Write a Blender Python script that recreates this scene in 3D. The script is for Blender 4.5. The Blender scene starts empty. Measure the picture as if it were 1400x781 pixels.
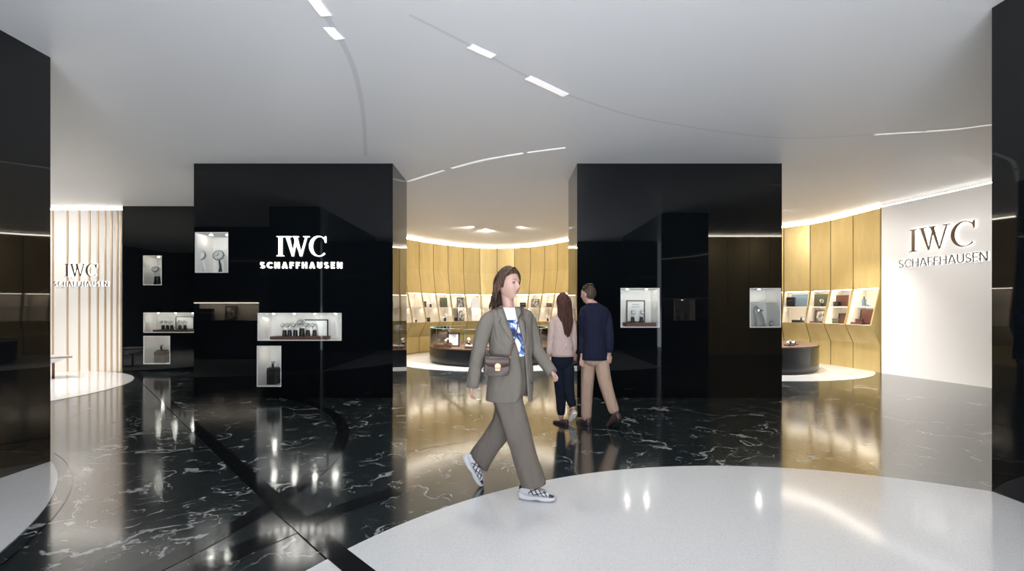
import bpy, bmesh, math, random
from mathutils import Vector, Matrix
random.seed(7)
S = bpy.context.scene
COL = S.collection
PI = math.pi
EYE, F, CX, HY = 1.42, 640.0, 692.0, 423.0
CEIL = 3.76
WT = 3.69          # top of the panelled walls (a light cove runs above)

def W(px, py, y):
    """point of the place seen along a photo direction at distance y"""
    return Vector(((px-CX)/F*y, y, EYE-(py-HY)/F*y))
def X(px, y): return (px-CX)/F*y
def Z(py, y): return EYE-(py-HY)/F*y

# ------------------------------------------------------------------ materials
def mat(name, col, rough=0.5, metal=0.0, spec=0.5, emit=None, strength=0.0, coat=0.0, coat_r=0.05, ior=1.5):
    m = bpy.data.materials.new(name); m.use_nodes = True
    b = m.node_tree.nodes['Principled BSDF']
    b.inputs['Base Color'].default_value = (*col, 1)
    b.inputs['Roughness'].default_value = rough
    b.inputs['Metallic'].default_value = metal
    b.inputs['Specular IOR Level'].default_value = spec
    b.inputs['IOR'].default_value = ior
    b.inputs['Coat Weight'].default_value = coat
    b.inputs['Coat Roughness'].default_value = coat_r
    if emit:
        b.inputs['Emission Color'].default_value = (*emit, 1)
        b.inputs['Emission Strength'].default_value = strength
    return m
def nodes(m): return m.node_tree.nodes, m.node_tree.links, m.node_tree.nodes['Principled BSDF']
def ramp(N, stops, interp='LINEAR'):
    r = N.new('ShaderNodeValToRGB'); r.color_ramp.interpolation = interp
    e = r.color_ramp.elements
    while len(e) < len(stops): e.new(0.5)
    for el, (p, c) in zip(e, stops):
        el.position = p; el.color = (*c, 1) if len(c) == 3 else c
    return r
def coords(N, L, scale=(1,1,1), kind='Object'):
    t = N.new('ShaderNodeTexCoord'); mp = N.new('ShaderNodeMapping')
    mp.inputs['Scale'].default_value = scale
    L.new(t.outputs[kind], mp.inputs['Vector']); return mp
def noise(N, L, vec, scale, detail=4, rough=0.5, dist=0.0):
    n = N.new('ShaderNodeTexNoise'); n.inputs['Scale'].default_value = scale
    n.inputs['Detail'].default_value = detail; n.inputs['Roughness'].default_value = rough
    n.inputs['Distortion'].default_value = dist
    if vec is not None: L.new(vec, n.inputs['Vector'])
    return n
def mathn(N, L, op, a, b=None, clamp=False):
    n = N.new('ShaderNodeMath'); n.operation = op; n.use_clamp = clamp
    for i, v in enumerate((a, b)):
        if v is None: continue
        if isinstance(v, (int, float)): n.inputs[i].default_value = v
        else: L.new(v, n.inputs[i])
    return n.outputs[0]
def cloth(name, col, rough=0.9, scale=260, amount=0.07, bump=0.15):
    m = mat(name, col, rough, spec=0.2); N, L, b = nodes(m)
    c = coords(N, L, (1,1,1)); n = noise(N, L, c.outputs[0], scale, 3)
    r = ramp(N, [(0.3, tuple(x*(1-amount) for x in col)), (0.7, tuple(min(1, x*(1+amount)) for x in col))])
    L.new(n.outputs['Fac'], r.inputs['Fac']); L.new(r.outputs['Color'], b.inputs['Base Color'])
    cc = coords(N, L, (1,1,0.45)); n2 = noise(N, L, cc.outputs[0], 8, 2, 0.5, 0.8)
    bp = N.new('ShaderNodeBump'); bp.inputs['Strength'].default_value = 0.75; bp.inputs['Distance'].default_value = 0.05
    L.new(n2.outputs['Fac'], bp.inputs['Height']); L.new(bp.outputs['Normal'], b.inputs['Normal'])
    return m

M = {}
M['black_gloss'] = mat('black_gloss', (0.003,0.004,0.005), 0.02, spec=0.45)
M['black_gloss2'] = mat('black_gloss_dark', (0.003,0.003,0.003), 0.03, spec=0.45)
def fac_gloss(m, ior, rough, tint=(1,1,1)):
    """polished stone: diffuse body under a clear mirror polish"""
    N, L, b = nodes(m); out = N['Material Output']
    b.inputs['Specular IOR Level'].default_value = 0.0
    g = N.new('ShaderNodeBsdfGlossy'); g.inputs['Roughness'].default_value = rough
    g.inputs['Color'].default_value = (*tint, 1)
    fr = N.new('ShaderNodeFresnel'); fr.inputs['IOR'].default_value = ior
    mx = N.new('ShaderNodeMixShader')
    L.new(fr.outputs[0], mx.inputs[0]); L.new(b.outputs[0], mx.inputs[1]); L.new(g.outputs[0], mx.inputs[2])
    L.new(mx.outputs[0], out.inputs['Surface'])
def marble():
    m = mat('black_marble', (0.01,0.01,0.01), 0.4); N, L, b = nodes(m)
    c = coords(N, L, (1,1.0,1))
    w = noise(N, L, c.outputs[0], 1.7, 5, 0.6)
    sub = N.new('ShaderNodeVectorMath'); sub.operation = 'MULTIPLY_ADD'
    sub.inputs[1].default_value = (0.55,0.55,0.55)
    L.new(w.outputs['Color'], sub.inputs[0]); L.new(c.outputs[0], sub.inputs[2])
    def vein(scale, width, mscale, lo, hi, seedoff):
        n = noise(N, L, sub.outputs[0], scale, 2.5, 0.55, 0.4)
        d = mathn(N, L, 'ABSOLUTE', mathn(N, L, 'SUBTRACT', n.outputs['Fac'], 0.5+seedoff))
        k = noise(N, L, c.outputs[0], mscale, 4, 0.65)
        wd = N.new('ShaderNodeMapRange'); wd.inputs[1].default_value = lo; wd.inputs[2].default_value = hi
        wd.inputs[3].default_value = 0.0; wd.inputs[4].default_value = width
        L.new(k.outputs['Fac'], wd.inputs[0])
        q = mathn(N, L, 'DIVIDE', mathn(N, L, 'SUBTRACT', wd.outputs[0], d), 0.006, True)
        return q
    a = vein(1.2, 0.013, 2.2, 0.42, 0.60, 0.0)
    b2 = vein(3.1, 0.012, 3.0, 0.43, 0.60, 0.03)
    s = mathn(N, L, 'MAXIMUM', a, mathn(N, L, 'MULTIPLY', b2, 0.7))
    fine = noise(N, L, c.outputs[0], 22, 4, 0.7)
    s = mathn(N, L, 'MULTIPLY', s, mathn(N, L, 'ADD', 0.3, fine.outputs['Fac']), True)
    r = ramp(N, [(0.0, (0.013,0.018,0.020)), (1.0, (0.34,0.35,0.35))])
    L.new(s, r.inputs['Fac']); L.new(r.outputs['Color'], b.inputs['Base Color'])
    fac_gloss(m, 3.0, 0.12)
    return m
M['marble'] = marble()
M['black_inlay'] = mat('black_inlay', (0.006,0.007,0.008), 0.3); fac_gloss(M['black_inlay'], 2.5, 0.09)
def terrazzo():
    m = mat('white_terrazzo', (0.75,0.76,0.77), 0.5); N, L, b = nodes(m)
    c = coords(N, L); n = noise(N, L, c.outputs[0], 130, 2, 0.6)
    r = ramp(N, [(0.35, (0.50,0.51,0.52)), (0.6, (0.60,0.61,0.62))]); L.new(n.outputs['Fac'], r.inputs['Fac'])
    L.new(r.outputs['Color'], b.inputs['Base Color']); fac_gloss(m, 1.8, 0.10)
    return m
M['terrazzo'] = terrazzo()
M['ceiling'] = mat('ceiling_paint', (0.88,0.88,0.88), 0.42, spec=0.3)
M['white_wall'] = mat('white_wall', (0.80,0.79,0.78), 0.5, spec=0.3)
M['trim_grey'] = mat('trim_grey', (0.76,0.76,0.77), 0.4)
def gold():
    m = mat('gold_panel', (0.50,0.36,0.13), 0.38, metal=0.35, spec=0.5); N, L, b = nodes(m)
    c = coords(N, L, (1,1,0.25)); n = noise(N, L, c.outputs[0], 3.0, 5, 0.6)
    r = ramp(N, [(0.3, (0.50,0.37,0.145)), (0.7, (0.63,0.48,0.215))]); L.new(n.outputs['Fac'], r.inputs['Fac'])
    L.new(r.outputs['Color'], b.inputs['Base Color'])
    return m
M['gold'] = gold()
M['seam'] = mat('dark_seam', (0.12,0.08,0.03), 0.6)
M['liner'] = mat('cream_lining', (0.82,0.76,0.66), 0.6)
M['liner_w'] = mat('white_lining', (0.80,0.77,0.74), 0.5)
M['led'] = mat('warm_led', (1,1,1), emit=(1.0,0.80,0.52), strength=9)
M['led_n'] = mat('shelf_led', (1,1,1), emit=(1.0,0.88,0.72), strength=34)
M['cove'] = mat('cove_led', (1,1,1), emit=(1.0,0.90,0.76), strength=22)
M['cove_w'] = mat('cove_led_white', (1,1,1), emit=(1.0,0.95,0.88), strength=7.5)
M['spot'] = mat('spot_led', (1,1,1), emit=(1.0,0.95,0.88), strength=270)
M['slot'] = mat('ceiling_slot_light', (1,1,1), emit=(1.0,0.92,0.84), strength=0.5)
M['sign_lit'] = mat('sign_lit', (1,1,1), emit=(1.0,0.95,0.86), strength=3.2)
M['sign_halo'] = mat('sign_halo', (1,1,1), emit=(1.0,0.97,0.92), strength=2.6)
M['sign_halo_s'] = mat('sign_halo_small', (1,1,1), emit=(1.0,0.97,0.92), strength=2.2)
M['bronze'] = mat('bronze_letters', (0.10,0.065,0.04), 0.35, metal=0.6)
M['steel_l'] = mat('grey_letters', (0.09,0.085,0.08), 0.5, metal=0.2)
M['stripe'] = mat('brass_stripe', (0.52,0.38,0.24), 0.45, metal=0.2)
M['stripe_wall'] = mat('cream_wall', (0.74,0.72,0.69), 0.6)
M['wood_dark'] = mat('walnut', (0.085,0.045,0.03), 0.4)
M['wood_mid'] = mat('brown_leather_block', (0.16,0.075,0.045), 0.5)
M['blackmat'] = mat('black_satin', (0.012,0.012,0.013), 0.35)
M['counter'] = mat('counter_black', (0.012,0.014,0.016), 0.2, spec=0.5)
M['white'] = mat('white_satin', (0.82,0.81,0.79), 0.4)
M['silver'] = mat('steel', (0.62,0.62,0.62), 0.25, metal=1.0)
M['chrome_d'] = mat('dial_grey', (0.35,0.36,0.38), 0.3, metal=0.4)
M['strap_d'] = mat('watch_strap_black', (0.02,0.02,0.02), 0.5)
M['paper'] = mat('paper', (0.85,0.84,0.82), 0.7)
M['photo_g'] = mat('photo_green', (0.05,0.055,0.03), 0.4)
M['photo_b'] = mat('photo_blue_grey', (0.10,0.15,0.19), 0.4)
M['red_brown'] = mat('red_brown_leather', (0.075,0.024,0.017), 0.45)
M['olive'] = mat('olive_box', (0.06,0.06,0.03), 0.5)
M['grey_mid'] = mat('grey_satin', (0.33,0.33,0.34), 0.45)
def photo_print():
    m = mat('photo_print', (0.3,0.3,0.3), 0.35); N, L, b = nodes(m)
    c = coords(N, L, (7,7,5)); n = noise(N, L, c.outputs[0], 1.6, 4, 0.6)
    r = ramp(N, [(0.38, (0.03,0.03,0.035)), (0.5, (0.22,0.2,0.18)), (0.6, (0.6,0.58,0.55))])
    L.new(n.outputs['Fac'], r.inputs['Fac']); L.new(r.outputs['Color'], b.inputs['Base Color']); return m
M['print'] = photo_print()
def glass():
    m = bpy.data.materials.new('thin_glass'); m.use_nodes = True; N = m.node_tree.nodes; L = m.node_tree.links
    N.remove(N['Principled BSDF']); o = N['Material Output']
    t = N.new('ShaderNodeBsdfTransparent'); t.inputs[0].default_value = (0.95,0.97,0.965,1)
    g = N.new('ShaderNodeBsdfGlossy'); g.inputs['Roughness'].default_value = 0.01
    f = N.new('ShaderNodeFresnel'); f.inputs['IOR'].default_value = 1.45
    x = N.new('ShaderNodeMixShader'); L.new(f.outputs[0], x.inputs[0]); L.new(t.outputs[0], x.inputs[1]); L.new(g.outputs[0], x.inputs[2])
    L.new(x.outputs[0], o.inputs['Surface']); return m
M['glass'] = glass()
M['glass_edge'] = mat('glass_edge', (0.30,0.40,0.34), 0.15, spec=0.8)
# people
M['skin'] = mat('skin', (0.43,0.26,0.205), 0.5, spec=0.35)
M['skin'].node_tree.nodes['Principled BSDF'].inputs['Subsurface Weight'].default_value = 0.12
M['skin'].node_tree.nodes['Principled BSDF'].inputs['Subsurface Radius'].default_value = (0.02,0.008,0.004)
M['lips'] = mat('lips', (0.27,0.085,0.08), 0.45)
M['eye_white'] = mat('eye_white', (0.30,0.26,0.24), 0.5, spec=0.2)
M['iris'] = mat('iris', (0.03,0.02,0.015), 0.15)
def hairmat(name, c1, c2):
    m = mat(name, c1, 0.6, spec=0.2); N, L, b = nodes(m)
    c = coords(N, L, (1,1,0.12)); n = noise(N, L, c.outputs[0], 60, 4, 0.6)
    r = ramp(N, [(0.35, c1), (0.68, c2)]); L.new(n.outputs['Fac'], r.inputs['Fac']); L.new(r.outputs['Color'], b.inputs['Base Color'])
    return m
M['hair_w'] = hairmat('brown_hair', (0.018,0.011,0.008), (0.11,0.064,0.042))
M['hair_r'] = hairmat('auburn_hair', (0.030,0.013,0.010), (0.095,0.036,0.022))
M['hair_m'] = hairmat('dark_hair', (0.022,0.014,0.010), (0.085,0.055,0.038))
M['suit'] = cloth('taupe_suit_cloth', (0.140,0.123,0.102))
M['suit_d'] = cloth('taupe_suit_trousers', (0.125,0.106,0.089))
M['lapel'] = cloth('taupe_lapel', (0.148,0.131,0.110))
M['knit'] = cloth('blush_knit', (0.50,0.38,0.34), scale=120)
M['jeans'] = cloth('navy_denim', (0.006,0.009,0.018))
M['navy'] = cloth('navy_blazer', (0.008,0.010,0.025))
M['chino'] = cloth('tan_chino', (0.36,0.25,0.185))
M['shoe_br'] = mat('dark_brown_leather', (0.05,0.025,0.025), 0.35)
M['shoe_w'] = mat('sneaker_white', (0.47,0.47,0.48), 0.45)
M['shoe_b'] = mat('sneaker_black', (0.012,0.012,0.013), 0.4)
M['bag'] = mat('bag_brown', (0.055,0.035,0.026), 0.45)
M['bag_edge'] = mat('bag_edge', (0.05,0.018,0.016), 0.4)
M['gold_metal'] = mat('gold_clasp', (0.60,0.30,0.17), 0.4, metal=0.6)
M['strap'] = mat('bag_strap_leather', (0.075,0.038,0.03), 0.5)
def shirt():
    m = mat('printed_tee', (0.75,0.77,0.82), 0.8); N, L, b = nodes(m)
    t = N.new('ShaderNodeTexCoord'); n = noise(N, L, t.outputs['Object'], 11, 3, 0.55, 0.6)
    r = ramp(N, [(0.0, (0.02,0.03,0.10)), (0.42, (0.02,0.04,0.13)), (0.455, (0.12,0.22,0.48)), (0.52, (0.78,0.80,0.86))], 'CONSTANT')
    L.new(n.outputs['Fac'], r.inputs['Fac'])
    s = N.new('ShaderNodeSeparateXYZ'); L.new(t.outputs['Object'], s.inputs[0])
    mk = mathn(N, L, 'LESS_THAN', s.outputs[2], 1.335)
    x = N.new('ShaderNodeMix'); x.data_type = 'RGBA'
    L.new(mk, x.inputs[0]); x.inputs[6].default_value = (0.75,0.77,0.83,1); L.new(r.outputs['Color'], x.inputs[7])
    L.new(x.outputs[2], b.inputs['Base Color']); return m
M['tee'] = shirt()

# ------------------------------------------------------------------ object helpers
MW = {}
def tag(o, label=None, cat=None, group=None, kind=None):
    if label: o['label'] = label
    if cat: o['category'] = cat
    if group: o['group'] = group
    if kind: o['kind'] = kind
    return o
def thing(name, label, cat, loc=(0,0,0), rot=0.0, group=None, mtx=None):
    o = bpy.data.objects.new(name, None); COL.objects.link(o)
    o.empty_display_size = 0.1
    m = mtx if mtx is not None else Matrix.Translation(loc) @ Matrix.Rotation(rot, 4, 'Z')
    o.matrix_basis = m; MW[o.name] = m
    return tag(o, label, cat, group)

class MB:
    def __init__(s): s.v = []; s.f = []; s.m = []; s.T = Matrix.Identity(4)
    def add(s, vs, fs, mi=0):
        k = len(s.v); s.v += [s.T @ Vector(p) for p in vs]
        for i, f in enumerate(fs):
            s.f.append([k+j for j in f]); s.m.append(mi if isinstance(mi, int) else mi[i])
        return s
    def box(s, x0, x1, y0, y1, z0, z1, mi=0):
        vs = [(x,y,z) for z in (z0,z1) for y in (y0,y1) for x in (x0,x1)]
        return s.add(vs, [(0,2,3,1),(4,5,7,6),(0,1,5,4),(2,6,7,3),(0,4,6,2),(1,3,7,5)], mi)
    def cyl(s, c, r, h, n=32, r2=None, mi=0, cap=True):
        r2 = r if r2 is None else r2
        c = Vector(c)
        vs = [c+Vector((r*math.cos(2*PI*i/n), r*math.sin(2*PI*i/n), 0)) for i in range(n)]
        vs += [c+Vector((r2*math.cos(2*PI*i/n), r2*math.sin(2*PI*i/n), h)) for i in range(n)]
        fs = [(i,(i+1)%n,n+(i+1)%n,n+i) for i in range(n)]
        if cap: fs += [tuple(range(n-1,-1,-1)), tuple(range(n,2*n))]
        return s.add(vs, fs, mi)
    def rings(s, rs, closed=True, cap0=True, cap1=True, mi=0):
        n = len(rs[0]); vs = [p for r in rs for p in r]; fs = []; ms = []
        for k in range(len(rs)-1):
            for i in range(n if closed else n-1):
                j = (i+1) % n
                fs.append((k*n+i, k*n+j, (k+1)*n+j, (k+1)*n+i)); ms.append(mi(k,i) if callable(mi) else mi)
        d = mi(0,0) if callable(mi) else mi
        if cap0 and closed: fs.append(tuple(range(n-1,-1,-1))); ms.append(d)
        if cap1 and closed: fs.append(tuple((len(rs)-1)*n+i for i in range(n))); ms.append(d)
        return s.add(vs, fs, ms)
    def tube(s, pts, rad, n=14, flat=1.0, up=None, mi=0, round_ends=True):
        pts = [Vector(p) for p in pts]; rad = list(rad) if hasattr(rad, '__len__') else [rad]*len(pts)
        if round_ends:
            d0 = (pts[0]-pts[1]).normalized(); d1 = (pts[-1]-pts[-2]).normalized()
            P0 = [pts[0]+d0*rad[0]*0.9, pts[0]+d0*rad[0]*0.65]; P1 = [pts[-1]+d1*rad[-1]*0.65, pts[-1]+d1*rad[-1]*0.9]
            pts = P0+pts+P1; rad = [rad[0]*0.35, rad[0]*0.75]+rad+[rad[-1]*0.75, rad[-1]*0.35]
        rs = []; nrm = None
        for i, p in enumerate(pts):
            a = pts[max(0,i-1)]; b = pts[min(len(pts)-1,i+1)]; t = (b-a).normalized()
            if nrm is None:
                q = Vector(up) if up is not None else (Vector((0,0,1)) if abs(t.z) < 0.9 else Vector((0,1,0)))
                nrm = (q-t*q.dot(t)).normalized()
            else: nrm = (nrm-t*nrm.dot(t)).normalized()
            bn = t.cross(nrm)
            rs.append([p+nrm*rad[i]*math.cos(2*PI*k/n)*flat+bn*rad[i]*math.sin(2*PI*k/n) for k in range(n)])
        return s.rings(rs, mi=mi)
    def ball(s, c, r, n=16, mi=0):
        r = (r,r,r) if not hasattr(r, '__len__') else r
        c = Vector(c); rs = []
        for k in range(1, n):
            a = -PI/2+PI*k/n
            rs.append([c+Vector((r[0]*math.cos(a)*math.cos(2*PI*i/(2*n)), r[1]*math.cos(a)*math.sin(2*PI*i/(2*n)), r[2]*math.sin(a))) for i in range(2*n)])
        return s.rings(rs, mi=mi)
    def prism(s, poly, d, mi=0):
        """polygon in local x,z extruded along local y from 0 to -d (towards the viewer side)"""
        n = len(poly)
        vs = [(x,0,z) for x,z in poly]+[(x,-d,z) for x,z in poly]
        fs = [tuple(range(n)), tuple(range(2*n-1,n-1,-1))]+[(i,n+i,n+(i+1)%n,(i+1)%n) for i in range(n)]
        return s.add(vs, fs, mi)
    def build(s, name, mats, parent=None, smooth=False, bevel=0, sub=0, solid=0):
        me = bpy.data.meshes.new(name)
        vs = s.v
        if parent is not None:
            inv = MW[parent.name].inverted(); vs = [inv @ v for v in vs]
        me.from_pydata(vs, [], s.f)
        mats = mats if isinstance(mats, (list, tuple)) else [mats]
        for m in mats: me.materials.append(m)
        for p, mi in zip(me.polygons, s.m): p.material_index = mi; p.use_smooth = bool(smooth)
        bm = bmesh.new(); bm.from_mesh(me); bmesh.ops.recalc_face_normals(bm, faces=bm.faces); bm.to_mesh(me); bm.free()
        o = bpy.data.objects.new(name, me); COL.objects.link(o)
        if parent is not None: o.parent = parent; MW[o.name] = MW[parent.name]
        else: MW[o.name] = Matrix.Identity(4)
        if solid:
            q = o.modifiers.new('solid', 'SOLIDIFY'); q.thickness = solid; q.offset = -1
        if bevel:
            q = o.modifiers.new('bevel', 'BEVEL'); q.width = bevel; q.segments = 2; q.limit_method = 'ANGLE'
        if sub:
            q = o.modifiers.new('sub', 'SUBSURF'); q.levels = sub; q.render_levels = sub
        if smooth == 'auto':
            for p in me.polygons: p.use_smooth = True
            q = o.modifiers.new('wn', 'EDGE_SPLIT'); q.split_angle = math.radians(35)
        return o
def Bx(*a): return MB().box(*a)
def children(o): return [c for c in bpy.data.objects if c.parent == o]
def copy_thing(o, mtx, label=None, group=None):
    c = o.copy(); COL.objects.link(c); c.matrix_basis = mtx; MW[c.name] = mtx
    if label: c['label'] = label
    if group: c['group'] = group
    for ch in children(o):
        d = ch.copy(); COL.objects.link(d); d.parent = c; MW[d.name] = mtx
        for g in children(ch):
            e = g.copy(); COL.objects.link(e); e.parent = d; MW[e.name] = mtx
    return c
def TR(loc, rot=0, s=1.0):
    return Matrix.Translation(loc) @ Matrix.Rotation(rot, 4, 'Z') @ Matrix.Scale(s, 4)

# ------------------------------------------------------------------ floor
def disc_pts(c, r, n=160, z=0.0): return [(c[0]+r*math.cos(2*PI*i/n), c[1]+r*math.sin(2*PI*i/n), z) for i in range(n)]
fl = Bx(-14,12,-1.4,19.5,-0.2,0).build('floor', M['marble']); tag(fl, 'polished black marble floor with white veins', kind='structure')
DISCS = [((1.85,0.85),3.38,'floor_white_disc'), ((-6.86,0.96),4.29,'d2'), ((-10.08,7.70),3.10,'d3'), ((-0.28,13.53),2.94,'d4'), ((5.79,12.23),3.03,'d5')]
dl = ['large white terrazzo disc the woman steps onto','white floor disc cut off by the left edge beside the black pier','white floor disc before the striped wall',
      'white floor disc under the middle glass counter','white floor disc under the right round counter']
for i, (c, r, nm) in enumerate(DISCS):
    b = MB(); p0 = disc_pts(c, r, z=0.001); p1 = disc_pts(c, r, z=0.006); b.rings([p0, p1])
    o = b.build('floor_inlay', M['terrazzo']); tag(o, dl[i], kind='structure')
def band(pts, w, name, z=0.003, m='black_inlay', lab=''):
    b = MB(); n = len(pts); rs0 = []; rs1 = []
    for i, p in enumerate(pts):
        a = Vector(pts[max(0,i-1)]); c = Vector(pts[min(n-1,i+1)]); t = (c-a).normalized(); q = Vector((-t.y,t.x))
        P = Vector(p); rs0.append(P+q*w/2); rs1.append(P-q*w/2)
    vs = [(p.x,p.y,z) for p in rs0]+[(p.x,p.y,z) for p in rs1]
    b.add(vs, [(i,i+1,n+i+1,n+i) for i in range(n-1)])
    o = b.build(name, M[m]); tag(o, lab, kind='structure'); return o
def arc(c, r, a0, a1, n=60): return [(c[0]+r*math.cos(math.radians(a0+(a1-a0)*i/n)), c[1]+r*math.sin(math.radians(a0+(a1-a0)*i/n))) for i in range(n+1)]
band([(-9.0,11.2),(-7.26,9.37),(-1.68,3.43),(-0.96,2.69),(0.9,0.85)], 0.13, 'trim_1', z=0.0075, lab='straight black inlay band crossing the floor')
band(arc((-5.75,4.05),4.1,-60,75), 0.14, 'trim_2', lab='curved black inlay band in the marble')
band(arc((1.85,0.85),3.9,134,172), 0.17, 'trim_3', lab='curved black inlay band around the big white disc')
band(arc((-6.86,0.96),4.38,10,57), 0.012, 'trim_4', m='black_inlay', lab='thin metal inlay ring around the left white disc')
band(arc((1.85,0.85),4.75,70,150), 0.008, 'trim_5', m='black_inlay', lab='thin seam ring in the marble')
band([(-1.95,3.75),(-0.6,2.35)], 0.008, 'trim_6', m='black_inlay', lab='thin seam in the marble')

# ------------------------------------------------------------------ ceiling
ce = Bx(-14,12,-1.4,19.5,CEIL,CEIL+0.2).build('ceiling', M['ceiling']); tag(ce, 'smooth pale ceiling', kind='structure')
def cspline(P, n):
    P = [Vector(p) for p in P]; out = []
    for i in range(len(P)-1):
        p0 = P[max(0,i-1)]; p1 = P[i]; p2 = P[i+1]; p3 = P[min(len(P)-1,i+2)]
        for k in range(n):
            t = k/n
            out.append(0.5*((2*p1)+(p2-p0)*t+(2*p0-5*p1+4*p2-p3)*t*t+(3*p1-p0-3*p2+p3)*t*t*t))
    out.append(P[-1]); return out
def CP(px, py): y = F*(CEIL-EYE)/(HY-py); return (X(px,y), y)
def groove(pxs, w, name, lab, m='trim_grey', z=CEIL-0.002):
    pts = cspline([Vector(CP(*p)).to_3d() for p in pxs], 8); return band([(p.x,p.y) for p in pts], w, name, z, m, lab)
groove([(500,214),(497,160),(487,105),(470,62),(440,12),(405,-45)], 0.05, 'trim_7', 'faint curved groove in the ceiling above the left pier')
groove([(560,20),(643,62),(722,105),(800,138),(900,166),(1060,188),(1195,184),(1290,178),(1400,166)], 0.03, 'trim_8', 'faint curved groove sweeping across the ceiling')
groove([(556,249),(600,235),(660,219),(720,209),(775,202)], 0.03, 'trim_9', 'curved ceiling groove over the shop opening')
def slot(pxs, w, lab, grp='light slots in the ceiling grooves'):
    pts = cspline([Vector(CP(*p)).to_3d() for p in pxs], 5)
    root = thing('ceiling_light', lab, 'ceiling light', (pts[0].x, pts[0].y, CEIL), group=grp)
    def strip(width, z0, z1, trim):
        b = MB(); n = len(pts); rs = []
        for i, p in enumerate(pts):
            t = (pts[min(n-1,i+1)]-pts[max(0,i-1)]).normalized(); q = Vector((-t.y,t.x,0))
            e = t*(trim if i == n-1 else (-trim if i == 0 else 0))
            rs.append([Vector((p.x,p.y,z0))+q*width/2+e, Vector((p.x,p.y,z0))-q*width/2+e, Vector((p.x,p.y,z1))-q*width/2+e, Vector((p.x,p.y,z1))+q*width/2+e])
        return b.rings(rs)
    strip(w+0.014, CEIL-0.004, CEIL, 0.007).build('frame', M['trim_grey'], root)
    strip(w, CEIL-0.007, CEIL-0.003, 0).build('diffuser', M['slot'], root)
slot([(430,0),(438,11),(446,21)], 0.09, 'ceiling light slot at the very top edge, above the left pier')
slot([(450,38),(456,45),(464,53)], 0.09, 'short ceiling light slot just below the topmost one')
slot([(643,63),(658,70),(674,77)], 0.07, 'short ceiling light slot above the woman, the left one of the pair')
slot([(722,106),(748,118),(773,130)], 0.08, 'long ceiling light slot above the woman, the right one of the pair')
slot([(558,248),(580,241),(607,233)], 0.045, 'left end light slot of the ceiling curve above the shop opening')
slot([(618,230),(660,219),(715,209.5)], 0.05, 'long middle light slot of the ceiling curve above the shop opening')
slot([(722,208.5),(748,205),(773,202)], 0.035, 'right end light slot of the ceiling curve above the shop opening')
slot([(1196,184),(1235,181.5),(1262,180)], 0.03, 'left thin light slot in the ceiling before the white wall')
slot([(1266,179.5),(1310,176),(1356,170)], 0.045, 'right thin light slot in the ceiling before the white wall')

# ------------------------------------------------------------------ outer shell: side and back walls added to keep world light out
for nm, a in (('light_block_left',(-14.2,-14,-1.4,19.5,0,CEIL)), ('light_block_right',(12,12.2,-1.4,19.5,0,CEIL)), ('light_block_back',(-14,12,19.5,19.7,0,CEIL)),
              ('wall_front_left',(-14,-2.1,-1.4,-1.2,0,CEIL)), ('wall_front_right',(2.3,12,-1.4,-1.2,0,CEIL))):  # left front wall widened past its mirrored edge to cut a bright reflection
    tag(Bx(*a).build(nm, M['black_gloss2']), 'black outer wall that blocks stray light', kind='structure')
# dark wall behind the left foreground pier (seen mirrored in the left display pier)
wn = Bx(-14,-5.42,1.5,1.77,0,1.10).box(-14,-5.42,1.5,1.77,1.62,CEIL).box(-14,-8.9,1.5,1.77,1.1,1.62).box(-7.0,-5.42,1.5,1.77,1.1,1.62)
wo = wn.build('wall_side_left', M['black_gloss2']); tag(wo, 'black wall with a lit niche', kind='structure')
nb = MB().box(-8.9,-7.0,1.42,1.44,1.1,1.62); nb.build('niche_lining', M['liner'], wo)
Bx(-8.9,-7.0,1.66,1.75,1.59,1.61).build('light_strip', M['led_n'], wo)

# ------------------------------------------------------------------ display pieces
def proto_watch():
    """a watch wrapped on a white cuff atop a small black stand; 0.13 m tall, faces -y"""
    r = thing('display_watch', 'wristwatch on a display stand', 'watch')
    MB().cyl((0,0,0), 0.028, 0.075, 20, r2=0.021).build('stand', M['blackmat'], r, smooth='auto')
    b = MB(); rs = []
    for k in range(21):
        a = -0.25*PI+2*PI*0.82*k/20; y = -0.034*math.cos(a); z = 0.115+0.040*math.sin(a)
        ny, nz = -math.cos(a), math.sin(a)
        rs.append([Vector((-0.013,y,z)), Vector((0.013,y,z)), Vector((0.013,y+ny*0.005,z+nz*0.005)), Vector((-0.013,y+ny*0.005,z+nz*0.005))])
    b.rings(rs); b.build('cuff', M['white'], r, smooth='auto')
    b = MB(); b.T = Matrix.Translation((0,-0.030,0.132)) @ Matrix.Rotation(math.radians(62), 4, 'X')
    b.cyl((0,0,0), 0.026, 0.010, 28); b.cyl((0.026,0,0.003), 0.003, 0.004, 8)
    b.build('case', M['silver'], r, smooth='auto')
    b = MB(); b.T = Matrix.Translation((0,-0.030,0.132)) @ Matrix.Rotation(math.radians(62), 4, 'X')
    b.cyl((0,0,0.010), 0.021, 0.001, 24); b.box(-0.001,0.001,0,0.016,0.0112,0.0118,1); b.box(-0.011,0,-0.001,0.001,0.0112,0.0118,1)
    b.build('dial', [M['paper'], M['blackmat']], r)
    return r
PW = proto_watch()
_pw_used = [False]
def watch(loc, rot, label, group, s=1.0):
    m = TR(loc, rot, s)
    if not _pw_used[0]:
        _pw_used[0] = True
        PW.matrix_basis = m; MW[PW.name] = m
        for c in children(PW): MW[c.name] = m
        PW['label'] = label; PW['group'] = group; return PW
    return copy_thing(PW, m, label, group)
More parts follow.
